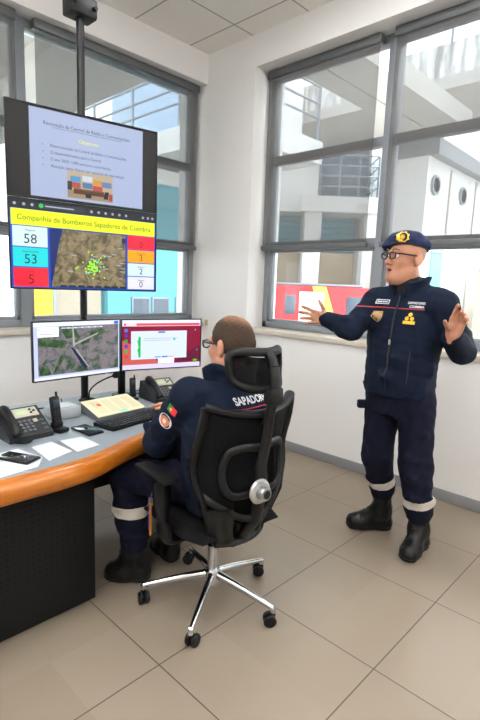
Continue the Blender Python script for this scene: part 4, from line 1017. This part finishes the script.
def boot(parent, name, ankle, toe, heel, top, r=.052, shaft_to=None):
    a = np.array(ankle); t = np.array((toe[0], toe[1], 0.)); hl = np.array((heel[0], heel[1], 0.)); d = nrm_(t-hl); sd = np.array((-d[1], d[0], 0.))
    lo = np.minimum(np.minimum(a, t), hl)-.09; hi = np.maximum(np.maximum(a, t), hl)+.09; lo[2] = -.02; hi[2] = top+.03
    st = np.array(shaft_to if shaft_to is not None else (a[0], a[1], top))
    v = Vol(lo, hi, .0035)
    v.op(cone(hl+d*.055+(0, 0, .045), t-d*.055+(0, 0, .042), .042, .047), .02); v.op(cone(t-d*.10+(0, 0, .05), t-d*.045+(0, 0, .042), .05, .044, sd, 1.05), .02)
    v.op(cone(hl+d*.06+(0, 0, .06), a+(0, 0, .04), .046, r*.95), .03); v.op(cone(a+(0, 0, .03), st, r*.95, r), .03)
    v.op(cone(a+d*.03+(0, 0, .03), t-d*.09+(0, 0, .055), r*.8, .04), .03)
    v.noise(.0012, (.03, .05), 5); s_ = v.copy(.005); v.cut(lambda X, Y, Z: .02-Z+0*X+0*Y); v.cut(lambda X, Y, Z: Z-top+0*X+0*Y)
    b = v.mesh(name, BOOT, parent, 2)
    s_.cut(lambda X, Y, Z: np.maximum(.002-Z, Z-.024)+0*X+0*Y); s_.mesh('sole', SOLE, b, 1)
    # laces over the instep
    bv = bvh_of(b); m = MB()
    for k in range(6):
        q = k/5; base = a+d*(.075-.03*q)*(1 if k < 4 else .9)+np.array((0, 0, .045+.15*q*(top/.28)))
        pts = []
        for u in np.linspace(-1, 1, 7):
            p = Vector(base+sd*.026*u+d*.05+np.array((0, 0, .006*(u if k % 2 else -u)))); h = bv.find_nearest(p); pts.append(h[0]+h[1]*.002)
        m.tube(pts, .0028, 6)
    m.build('laces', mat('lace_black', '#26272a', .9), b)
    return b

def glasses(parent, G, c, arm=-.02):
    """dark rectangular spectacles in head coordinates"""
    fr = mat('spectacle_black', '#15161a', .3); gl = MATS.get('spectacle_lens')
    m = MB()
    for q in (-1, 1):
        pts = [(q*x, .112-.012*(x-.03)*(x-.03)*60, z+.006) for x, z in ((.010, .015), (.034, .017), (.056, .014), (.058, .0), (.052, -.013), (.034, -.017), (.016, -.014), (.010, .0), (.010, .015))]
        m.tube([G(p) for p in pts], .0034, 6)
        m.tube([G(p) for p in ((q*.058, .104, .016), (q*.070, .09, .016), (q*.081, .03, .012), (q*.085, -.01, .010), (q*.084, -.035, -.008))], .0040, 6)
    m.tube([G(p) for p in ((-.010, .112, .012), (0, .116, .014), (.010, .112, .012))], .0026, 6)
    o = m.build('spectacles', fr, parent)
    if gl is None:
        gl = glass_material(); gl.name = 'spectacle_lens'; MATS['spectacle_lens'] = gl
    for q in (-1, 1):
        MB().quad([G((q*x, .1125-.012*(x-.03)**2*60, z+.006)) for x, z in ((.011, .014), (.055, .013), (.051, -.012), (.016, -.013))]).build('spectacle_lens', gl, o, smooth=False)
    return o
def eyes(parent, G, A):
    for q in (-1, 1):
        c = Vector(G((q*.031, .0825, .005))); f = Vector(A[:, 1])
        m = MB(); m.lathe([(0.0108*math.sin(t), -0.0108*math.cos(t)) for t in np.linspace(.02, PI-.45, 12)], c, f, 16); m.mi = 1
        m.lathe([(0.0108*math.sin(t), -0.0108*math.cos(t)) for t in np.linspace(PI-.45, PI-.02, 5)], c+f*.0002, f, 16)
        m.build('eye', [mat('eye_white', '#e4ddd6', .2), mat('eye_dark', '#2c1f18', .1)], parent)

# ================================================================== standing man (own frame: x to his side, y depth, z up)
man = thing('person', 'standing man in navy jacket and dark blue beret with both arms spread', 'person', (-.86, -2.64, 0), math.radians(-46.3))
SK1 = skin_material('skin_ruddy', '#b17f66')
F2 = nrm_((-.74, -.67, 0)); L2 = nrm_((.67, -.74, 0)); HF = nrm_((-.93, -.36, .03)); HR = nrm_(np.cross(HF, (0, 0, 1))); HA = np.stack([HR, HF, np.cross(HR, HF)], 1)
HC = (-.048, .0, 1.632)
rsh, relb, rwr = (-.145, .135, 1.395), (-.312, -.01, 1.252), (-.432, .06, 1.290)
lsh, lelb, lwr = (.108, -.150, 1.398), (.226, -.165, 1.170), (.085, -.355, 1.268)
rhip, rkn, ran = (-.078, .075, .90), (-.085, .085, .50), (.0, .180, .10)
lhip, lkn, lan = (.050, -.065, .90), (.062, -.10, .50), (.145, -.045, .10)
v = Vol((-.64, -.52, 0.02), (.36, .34, 1.80), .004)
v.op(loft([(.86, -.015, .0, .15, .10), (1.05, -.02, .0, .16, .11), (1.25, -.02, .0, .17, .11), (1.38, -.012, .0, .15, .08), (1.45, -.01, 0, .07, .06)], L2, F2), .02)
chain(v, [rsh, relb, rwr], [.05, .042, .028], .02); chain(v, [lsh, lelb, lwr], [.05, .042, .028], .02)
chain(v, [rhip, rkn, (-.018, .155, .28), ran], [.075, .055, .036, .034], .03); chain(v, [lhip, lkn, (.125, -.07, .25), lan], [.075, .055, .036, .034], .03)
chain(v, [(-.005, .0, 1.42), (-.035, .005, 1.56)], [.066, .064], .03)
G1 = head(v, HC, HA)
def frame(x, y):
    y = nrm_(y); x = np.array(x, float); x = nrm_(x-y*(x@y)); return x, y
x, y = frame((.15, -.10, 1.), (-.97, .10, .16)); RH = np.stack([x, y, nrm_((.1, 1., .0)-x*(np.array((.1, 1., .0))@x)-y*(np.array((.1, 1., .0))@y))], 1)
hand(v, rwr, RH, (.20, .28, .36, .42), .24, (1.05, .15), .93)
x, y = frame((-.94, .30, .0), (.16, -.28, .95)); LH = np.stack([x, y, nrm_(np.cross(x, y))], 1)
if LH[1, 2] < 0: LH[:, 2] *= -1
hand(v, (lwr[0], lwr[1]-.005, lwr[2]+.004), LH, (.30, .62, .75, .85), .06, (.80, .75), .93)
body1 = v.mesh('body', SK1, man, 1)
eyes(man, G1, HA); glasses(man, G1, HC)
m = MB().lathe([(.0135*math.sin(t), -.0135*math.cos(t)) for t in np.linspace(.05, PI-.05, 10)], (0, 0, 0), (0, 0, 1), 16)
for vv in m.bm.verts: vv.co = Vector(G1((vv.co.x*1.25, .0955+vv.co.y*.5, -.067+vv.co.z*.6)))
m.build('mouth', mat('mouth_dark', '#5a2c28', .5), man)
for q in (-1, 1): MB().tube([G1((q*.014, .102, .034)), G1((q*.032, .099, .040)), G1((q*.050, .084, .034))], [.003, .0042, .0028], 8).build('eyebrow', mat('brow_grey', '#6b5a4e', .9), man)
# jacket
j = Vol((-.50, -.44, .86), (.36, .30, 1.56), .004)
tk = [(.915, -.028, .0, .186, .140), (.955, -.028, .0, .191, .145), (1.05, -.027, .0, .190, .143), (1.22, -.02, .0, .203, .138), (1.33, -.016, .0, .205, .125), (1.40, -.012, .0, .155, .098), (1.445, -.01, .0, .10, .082), (1.462, -.01, .0, .075, .072)]
j.op(loft(tk, L2, F2, 2.4), .01)
chain(j, [(-.02, .012, 1.462), (-.10, .085, 1.425)], [.058, .058], .03); chain(j, [(-.0, -.012, 1.462), (.08, -.10, 1.428)], [.058, .058], .03); chain(j, [(-.075, .06, 1.415), rsh, relb], [.055, .074, .062], .035); chain(j, [relb, rwr], [.064, .046], .02)
chain(j, [(.05, -.065, 1.415), lsh, lelb], [.055, .074, .064], .035); chain(j, [lelb, tuple(np.array(lwr)+np.array((.012, .03, -.012)))], [.068, .052], .02)
j.op(cone(rwr, tuple(np.array(rwr)+.012*nrm_(np.array(rwr)-np.array(relb))), .044, .040), .006)
for a, b, r_ in (((-.27, -.03, 1.31), (-.33, -.06, 1.22), .012), ((-.36, -.03, 1.305), (-.37, -.02, 1.225), .010), ((.25, -.10, 1.20), (.19, -.22, 1.14), .012), ((.26, -.14, 1.26), (.17, -.19, 1.24), .011), ((-.16, -.10, 1.02), (.03, -.16, .99), .010), ((-.1, -.13, 1.12), (.08, -.16, 1.06), .009)): j.op(cone(a, b, r_, r_), .05)
# standing collar, open in front
nk = np.array((-.018, .002))
def ring(X, Y, Z, c=nk, f=F2, r0=.086, z0=1.435, z1=1.540, gap=.55):
    x, y = X-c[0], Y-c[1]; fr = x*f[0]+y*f[1]; sd = np.abs(x*-f[1]+y*f[0]); rr = np.sqrt(x*x+y*y)+1e-6
    top = z1-.035*np.clip(fr/.08, 0, 1)
    d = np.maximum(np.abs(rr-(r0+.012*(Z-z0)/.08))-.008, np.maximum(z0-Z, Z-top)); return np.maximum(d, (gap*fr-sd)*.8-.012*1)
j.op((ring, (-.14, -.12, 1.43), (.11, .12, 1.55)), .008)
j.noise(.0022, (.045, .07, .11), 3)
jk = j.mesh('jacket', NAVY, man, 2)
# waistband of the jacket hem
hb = Vol((-.27, -.25, .895), (.24, .25, .965), .004); hb.op(loft([(.905, -.028, .0, .184, .140), (.95, -.028, .0, .194, .148)], L2, F2, 2.4), .004); hb.noise(.0015, (.05, .08), 8); hb.mesh('hem_band', NAVY, jk, 2)
# dark roll neck inside the collar
sh = Vol((-.12, -.10, 1.40), (.10, .11, 1.54), .004); sh.op(cone((-.012, .0, 1.43), (-.028, .003, 1.505), .078, .074), .004); sh.mesh('undershirt', mat('undershirt_black', '#14161b', .9, bump=.2, scale=200.), man, 2)
bj = bvh_of(jk)
def chest(l, z): return (tk[3][1]+L2[0]*l+F2[0]*.14, L2[1]*l+F2[1]*.14, z)
zip_ = []
for z in np.linspace(1.44, .915, 40):
    h = bj.ray_cast(Vector((tk[3][1]+F2[0]*.4, F2[1]*.4, z)), Vector(-F2)); zip_.append(h[0]+Vector(F2)*.001 if h[0] else Vector(chest(0, z)))
zp = MB().tube(zip_, .0042, 8).build('zip', mat('zip_dark', '#101318', .5), jk)
MB().box(zip_[18]+Vector((-.005, -.005, -.016))+Vector(F2)*.005, zip_[18]+Vector((.005, .005, .012))+Vector(F2)*.005, .003).build('zip_puller', SIL, zp)
def piping(bv, cx, cy, U, V, z0, angs, R=.4, sag=0.):
    pts = []
    for t in angs:
        d = np.array(V)*math.cos(t)+np.array(U)*math.sin(t)
        h = bv.ray_cast(Vector((cx+d[0]*R, cy+d[1]*R, z0-sag*abs(math.sin(t)))), Vector((-d[0], -d[1], 0)))
        if h[0]: pts.append(h[0]+Vector((d[0], d[1], 0))*.0005)
    return pts
MB().tube(piping(bj, -.018, 0, L2, F2, 1.372, np.linspace(.10, 1.05, 16)), .0030, 6).build('red_piping', REDP, jk)
MB().tube(piping(bj, -.018, 0, L2, F2, 1.372, np.linspace(-.95, -.08, 14)), .0030, 6).build('red_piping', REDP, jk)
wrap('chest_print', textbm('SAPADORES', .0165), bj, chest(.100, 1.398), L2, (0, 0, 1), WTX, jk, D=-F2)
wrap('chest_print', textbm('COIMBRA', .0165), bj, chest(.104, 1.379), L2, (0, 0, 1), WTX, jk, D=-F2)
bm = patch([(rct(.062, .016, (0, -.014)), 0, 0)]+[(circ(.0105, 12, c), 0, 0) for c in ((-.013, .006), (.013, .006), (0, .026))])
wrap('rank_badge', bm, bj, chest(.085, 1.318), L2, (0, 0, 1), YTX, jk, D=-F2)
wrap('name_tape', patch([(rct(.078, .024), 0, 0), (rct(.070, .016), 1, .0018)]+[(rct(.010, .006, (-.024+.012*k, 0)), 0, .0032) for k in range(5)]), bj, chest(-.092, 1.402), L2, (0, 0, 1), [WTX, mat('tape_dark', '#39414d', .8)], jk, D=-F2)
shd = [(-.024, .026), (.024, .026), (.026, .0), (.016, -.022), (0, -.034), (-.016, -.022), (-.026, 0)]
wrap('shield_badge', patch([(shd, 0, 0), ([(x*.84, y*.84) for x, y in shd], 1, .0022), (circ(.011, 10), 2, .004)]), bj, chest(-.098, 1.325), L2, (0, 0, 1), [mat('badge_gold', '#a8895a', .6), mat('badge_brown', '#4a3a38', .7), mat('badge_cream', '#c9b89a', .7)], jk, D=-F2)
pz = []
for z in np.linspace(1.16, .99, 8):
    h = bj.ray_cast(Vector((tk[3][1]+L2[0]*.11+F2[0]*.4, L2[1]*.11+F2[1]*.4, z)), Vector(-F2)); pz.append(h[0]+Vector(F2)*.001)
MB().tube(pz, .003, 6).build('pocket_zip', MATS['zip_dark'], jk)
# trousers
tr = Vol((-.28, -.27, .13), (.28, .32, .98), .004)
tr.op(loft([(.80, -.016, .0, .150, .115), (.92, -.018, .0, .185, .135), (.965, -.018, .0, .180, .130)], L2, F2, 2.2), .02)
chain(tr, [(-.085, .065, .87), (-.088, .085, .52), (-.024, .148, .30)], [.100, .086, .070], .03); tr.op(cone((-.022, .149, .305), (-.018, .153, .282), .076, .074), .012)
chain(tr, [(.056, -.068, .87), (.070, -.098, .52), (.118, -.074, .27)], [.100, .088, .072], .03); tr.op(cone((.119, -.074, .278), (.123, -.072, .252), .078, .076), .012)
for a, b in (((-.15, .03, .60), (-.05, .0, .54)), ((-.16, .05, .48), (-.04, .05, .44)), ((.0, -.17, .60), (.12, -.17, .55)), ((.02, -.17, .48), (.14, -.15, .43)), ((-.06, -.1, .80), (.08, -.17, .72)), ((-.13, .1, .37), (-.02, .09, .34)), ((.04, -.15, .36), (.18, -.12, .33))): tr.op(cone(a, b, .010, .010), .04)
tr.noise(.0028, (.04, .065, .1), 12)
bnd = tr.copy(.0015)
trm = tr.mesh('trousers', NAVT, man, 2)
for (c, d, h_) in (((-.034, .138, .348), nrm_((.068, .065, -.25)), .026), ((.110, -.080, .322), nrm_((.055, .026, -.305)), .026)):
    q = bnd.copy(); q.cut(lambda X, Y, Z: np.maximum(np.abs((X-c[0])*d[0]+(Y-c[1])*d[1]+(Z-c[2])*d[2])-h_, np.sqrt((X-c[0])**2+(Y-c[1])**2)-.105)); q.mesh('reflective_band', REFL, trm, 1)
MB().box((-.225, .02, .80), (-.165, .06, .845), .008, Matrix.Translation((-.006, .02, 0))).build('pocket_flap', NAVT, trm)
boot(man, 'boot', ran, (-.206, .213), (.079, .186), .32, .056, (-.018, .155, .32)); boot(man, 'boot', lan, (.028, -.179), (.21, .02), .29, .056, (.122, -.072, .29))
# beret, tilted to his right
bt = Vol((-.24, -.19, 1.62), (.14, .19, 1.80), .0035)
BA = HA @ np.array(Euler((math.radians(7), math.radians(11), 0)).to_matrix())
bt.op(ell(G1((.012, -.004, .090)), (.098, .103, .048), BA), .01); bt.op(ell(G1((.060, .030, .058)), (.056, .076, .036), BA), .03); bt.op(ell(G1((-.01, -.070, .056)), (.082, .045, .034), BA), .03); bt.op(ell(G1((0, -.012, .070)), (.088, .104, .050), BA), .02)
q_ = BA[:, 2]; o_ = G1((0, .0, .052)); bt.cut(lambda X, Y, Z: -((X-o_[0])*q_[0]+(Y-o_[1])*q_[1]+(Z-o_[2])*q_[2]))
bt.noise(.0018, (.04, .06), 4)
be = bt.mesh('beret', mat('beret_blue', '#182448', .95, bump=.4, scale=350.), man, 2)
bb = bvh_of(be)
lp = []
for k in range(33):
    a = 2*PI*k/32; p = Vector(o_)+Vector(BA[:, 0])*.079*math.cos(a)+Vector(BA[:, 1])*(.104*math.sin(a)-.012)+Vector(q_)*.006; h = bb.find_nearest(p); lp.append(h[0]+h[1]*.001)
MB().tube(lp, .0055, 8).build('sweatband', mat('beret_band', '#0f1424', .6), be)
bd = Vector(nrm_(HF*.80-HR*.60)); bo = Vector(G1((-.045, .070, .101)))
star = [((.033 if k % 2 else .026)*math.cos(PI*k/8)*1.1, (.033 if k % 2 else .026)*math.sin(PI*k/8)) for k in range(16)]
wrap('beret_badge', patch([(star, 0, .001), (circ(.014, 14), 1, .0035), (circ(.006, 10), 0, .005)]), bb, bo, bd.cross(Vector((0, 0, 1)))*-1, (0, 0, 1), [mat('gold', '#e0b53c', .35, .6), mat('gold_dark', '#a8842c', .4, .6)], be, D=-bd)
# cropped hair below the beret
hv = Vol((-.17, -.13, 1.50), (.09, .13, 1.76), .004)
hv.op(ell(G1((0, -.012, .035)), (.0775, .0998, .0955), HA), .01)
hv.cut(lambda X, Y, Z: ((X-HC[0])*HF[0]+(Y-HC[1])*HF[1]+(Z-HC[2])*HF[2])+.030+.0*X); hv.cut(lambda X, Y, Z: (HC[2]-.035)-Z+0*X+0*Y)
hv.mesh('hair', mat('hair_grey', '#a08270', .95, bump=.3, scale=500.), man, 1)

# ================================================================== seated man (faces the desk)
sit = thing('person', 'seated man in navy jacket marked SAPADORES with cropped hair facing the monitors', 'person', (-1.915, -2.34, 0), 0)
SK2 = skin_material('skin_tan', '#b9836b')
A2 = np.array(Euler((math.radians(-4), 0, math.radians(4))).to_matrix()); HC2 = (.010, .012, 1.203)
lS, lE, lW = (-.195, .035, 1.000), (-.192, .246, .752), (.085, .43, .834)
rS, rE, rW = (.200, .025, .990), (.225, .265, .805), (.12, .48, .832)
lH, lK, lA = (-.095, .06, .570), (-.232, .440, .548), (-.205, .405, .12)
rH, rK, rA = (.085, .06, .570), (.065, .450, .548), (.037, .428, .12)
v = Vol((-.36, -.25, .02), (.36, .82, 1.36), .004)
U2, V2 = np.array((1., 0, 0)), np.array((0, 1., 0))
v.op(loft([(.52, 0, -.02, .14, .09), (.75, 0, -.04, .14, .09), (.92, 0, -.05, .15, .09), (1.0, .0, -.04, .13, .07), (1.04, .0, -.02, .06, .05)], U2, V2), .02)
chain(v, [lS, lE, lW], [.048, .04, .028], .02); chain(v, [rS, rE, rW], [.048, .04, .028], .02)
chain(v, [lH, lK, (-.212, .408, .26), lA], [.07, .052, .036, .034], .03); chain(v, [rH, rK, (.040, .432, .26), rA], [.07, .052, .036, .034], .03)
chain(v, [(.0, -.02, 1.02), (.006, .0, 1.14)], [.062, .058], .03)
G2 = head(v, HC2, A2)
x, y = frame((1, -.3, 0), (.25, 1, -.10)); z = np.cross(x, y); hand(v, np.array(lW)+(0, 0, .004), np.stack([x, y, z], 1), (.16, .18, .2, .22), .10, (.7, .1))
x, y = frame((-1, -.15, 0), (-.25, 1, -.10)); z = np.cross(y, x); hand(v, rW, np.stack([x, y, z], 1), (.16, .18, .2, .22), .10, (.7, .1))
v.mesh('body', SK2, sit, 2)
eyes(sit, G2, A2); glasses(sit, G2, HC2)
# hair: cropped round the sides and back, bald on the crown
hv = Vol((-.10, -.14, 1.08), (.12, .14, 1.36), .0035)
hv.op(ell(G2((0, -.014, .034)), (.0795, .0995, .0965), A2), .01); hv.op(cone(G2((0, -.062, .0)), G2((0, -.058, -.055)), .056, .050), .03)
hl = lambda X, Y, Z: ((X-HC2[0])*A2[0, 1]+(Y-HC2[1])*A2[1, 1]+(Z-HC2[2])*A2[2, 1])
hv.cut(lambda X, Y, Z: hl(X, Y, Z)-.060-.25*(Z-HC2[2])); hv.cut(lambda X, Y, Z: np.minimum(np.maximum(hl(X, Y, Z)+.005, .0*X), .04)+(-1)*(Z-HC2[2]+.012)*1.0-.022)
hv.op(ell(G2((.030, -.030, .150)), (.038, .055, .034), A2), .012, 's'); hv.noise(.0012, (.012, .02), 2)
hm = mat('hair_brown', '#46392f', .95, spec=.2, bump=.9, scale=300., var=.4)
_nt = hm.node_tree; N = _nt.nodes; L = _nt.links; _b = N['Principled BSDF']; _src = _b.inputs['Base Color'].links[0].from_socket     # thin on the crown
_tc = N.new('ShaderNodeTexCoord'); _vm = N.new('ShaderNodeVectorMath'); _vm.operation = 'DISTANCE'; L.new(_tc.outputs['Object'], _vm.inputs[0]); _vm.inputs[1].default_value = tuple(G2((.035, -.03, .12)))
_nz = N.new('ShaderNodeTexNoise'); _nz.inputs['Scale'].default_value = 160.; L.new(_tc.outputs['Object'], _nz.inputs['Vector'])
_ad = N.new('ShaderNodeMath'); _ad.operation = 'MULTIPLY_ADD'; L.new(_nz.outputs['Fac'], _ad.inputs[0]); _ad.inputs[1].default_value = .05; L.new(_vm.outputs['Value'], _ad.inputs[2])
_mr = N.new('ShaderNodeMapRange'); L.new(_ad.outputs[0], _mr.inputs['Value']); _mr.inputs['From Min'].default_value = .062; _mr.inputs['From Max'].default_value = .125; _mr.inputs['To Min'].default_value = .85; _mr.inputs['To Max'].default_value = .0
_mx = N.new('ShaderNodeMix'); _mx.data_type = 'RGBA'; L.new(_mr.outputs[0], _mx.inputs[0]); L.new(_src, _mx.inputs[6]); _mx.inputs[7].default_value = lin('#b08468'); L.new(_mx.outputs[2], _b.inputs['Base Color'])
hv.mesh('hair', hm, sit, 1)
# jacket
j = Vol((-.36, -.26, .44), (.38, .66, 1.17), .004)
tk2 = [(.496, 0, .005, .195, .120), (.54, 0, .0, .205, .130), (.65, 0, -.025, .200, .135), (.80, -.006, -.040, .222, .138), (.92, .0, -.045, .222, .130), (.985, .0, -.035, .185, .105), (1.025, .0, -.02, .125, .085), (1.045, .0, -.015, .085, .078)]
j.op(loft(tk2, U2, V2, 2.4), .01)
chain(j, [(-.09, -.02, 1.0), lS, lE], [.055, .076, .070], .035); chain(j, [lE, lW], [.066, .046], .02); j.op(cone((-.11, -.01, .90), (-.10, .03, .66), .115, .11), .04)
chain(j, [(.09, -.02, .995), rS, rE], [.055, .078, .066], .035); chain(j, [rE, rW], [.064, .045], .02)
for a, b, r_ in (((-.24, .20, .86), (-.12, .25, .80), .012), ((-.23, .14, .93), (-.13, .20, .85), .012), ((-.21, .32, .82), (-.11, .34, .76), .011), ((-.15, -.16, .80), (.05, -.18, .74), .010), ((-.19, -.08, .72), (-.05, -.17, .66), .012), ((-.20, .02, .86), (-.17, -.12, .80), .012)): j.op(cone(a, b, r_, r_), .05)
j.op((lambda X, Y, Z: ring(X, Y, Z, np.array((.004, .008)), np.array((0, 1., 0)), .098, 1.012, 1.135, .45), (-.14, -.13, 1.0), (.14, .15, 1.15)), .008)
j.noise(.0024, (.045, .07, .11), 6)
js = j.mesh('jacket', NAVY, sit, 2); b2 = bvh_of(js)
wrap('back_print', textbm('SAPADORES', .0385, sx=.96, bold=.03), b2, (.006, -.16, .980), (1, 0, 0), (0, 0, 1), WTX, js, D=(0, 1, 0))
MB().tube(piping(b2, 0, -.04, -U2, -V2, .962, np.linspace(-.85, .85, 26), .35), .0030, 6).build('red_piping', REDP, js)
# flag and round patch on the left sleeve
ax = Vector(nrm_(np.array(lE)-np.array(lS))); sd_ = Vector((-.93, -.30, .10)).normalized(); rt = ax.cross(sd_).normalized()
o0 = Vector(lS)+ax*.075+sd_*.072
upv = -ax; rgt = upv.cross(sd_*-1).normalized()*-1
wrap('flag_patch', patch([(rct(.020, .040, (-.014, 0)), 0, 0), (rct(.030, .040, (.011, 0)), 1, 0), (circ(.0075, 12, (-.004, 0)), 2, .002)]), b2, o0, rgt, upv, [mat('flag_green', '#1f8a4c', .8), mat('flag_red', '#d8343c', .8), mat('flag_yellow', '#e8cf4a', .8)], js, D=-sd_)
wrap('round_patch', patch([(circ(.036, 22), 0, 0), (circ(.026, 18), 1, .002), (circ(.011, 10), 2, .004)]), b2, o0+ax*.075, rgt, upv, [mat('patch_white', '#dedbe0', .8), mat('patch_orange', '#d9825a', .8), mat('patch_cream', '#efe0d0', .8)], js, D=-sd_)
# trousers
tr = Vol((-.38, -.22, .10), (.24, .60, .72), .004)
tr.op(loft([(.488, 0, -.01, .175, .13), (.56, 0, -.015, .195, .145), (.66, 0, -.03, .185, .13)], U2, V2, 2.4), .02)
chain(tr, [(-.10, .05, .575), lK, (-.222, .415, .335), (-.212, .408, .20)], [.092, .080, .074, .064], .03); chain(tr, [(.09, .05, .575), rK, (.050, .435, .335), (.040, .432, .20)], [.092, .080, .074, .064], .03)
for a, b in (((-.30, .40, .48), (-.18, .36, .45)), ((-.29, .38, .28), (-.17, .36, .25)), ((-.25, .25, .63), (-.12, .22, .64)), ((-.3, .44, .40), (-.2, .35, .42))): tr.op(cone(a, b, .010, .010), .04)
tr.noise(.0028, (.04, .065, .1), 21); tr.cut(lambda X, Y, Z: .488-Z-.6*np.maximum(Y-.12, 0)*4+0*X)
bnd = tr.copy(.003); trs = tr.mesh('trousers', NAVT, sit, 2)
for c in ((-.230, .418, .385), (.052, .435, .385)):
    q = bnd.copy(); q.cut(lambda X, Y, Z: np.maximum(np.abs(Z-c[2])-.027, np.sqrt((X-c[0])**2+(Y-c[1])**2)-.10)); q.mesh('reflective_band', REFL, trs, 1)
boot(sit, 'boot', lA, (-.300, .530), (-.150, .345), .26, .055, (-.212, .408, .26)); boot(sit, 'boot', rA, (.068, .622), (.022, .372), .26, .055, (.040, .432, .26))
# lanyard straps hanging at his hip
t = thing('lanyard', 'purple and yellow key straps hanging beside the seated mans hip', 'lanyard', (-2.178, -2.14, .345))
MB().box((-.010, -.002, .0), (.0, .002, .15), .0008).box((-.009, -.004, .138), (.011, .004, .152), .002).build('yellow_strap', mat('strap_yellow', '#c98a2a', .7), t)
MB().box((-.016, -.0015, .03), (-.011, .0015, .15), .0008).build('purple_strap', mat('strap_purple', '#6a3a8c', .7), t)
MB().tube([(0, 0, .15), (-.004, .0, .18), (.004, .002, .20)], .003, 8).build('clip', mat('strap_purple', '#6a3a8c', .7), t)
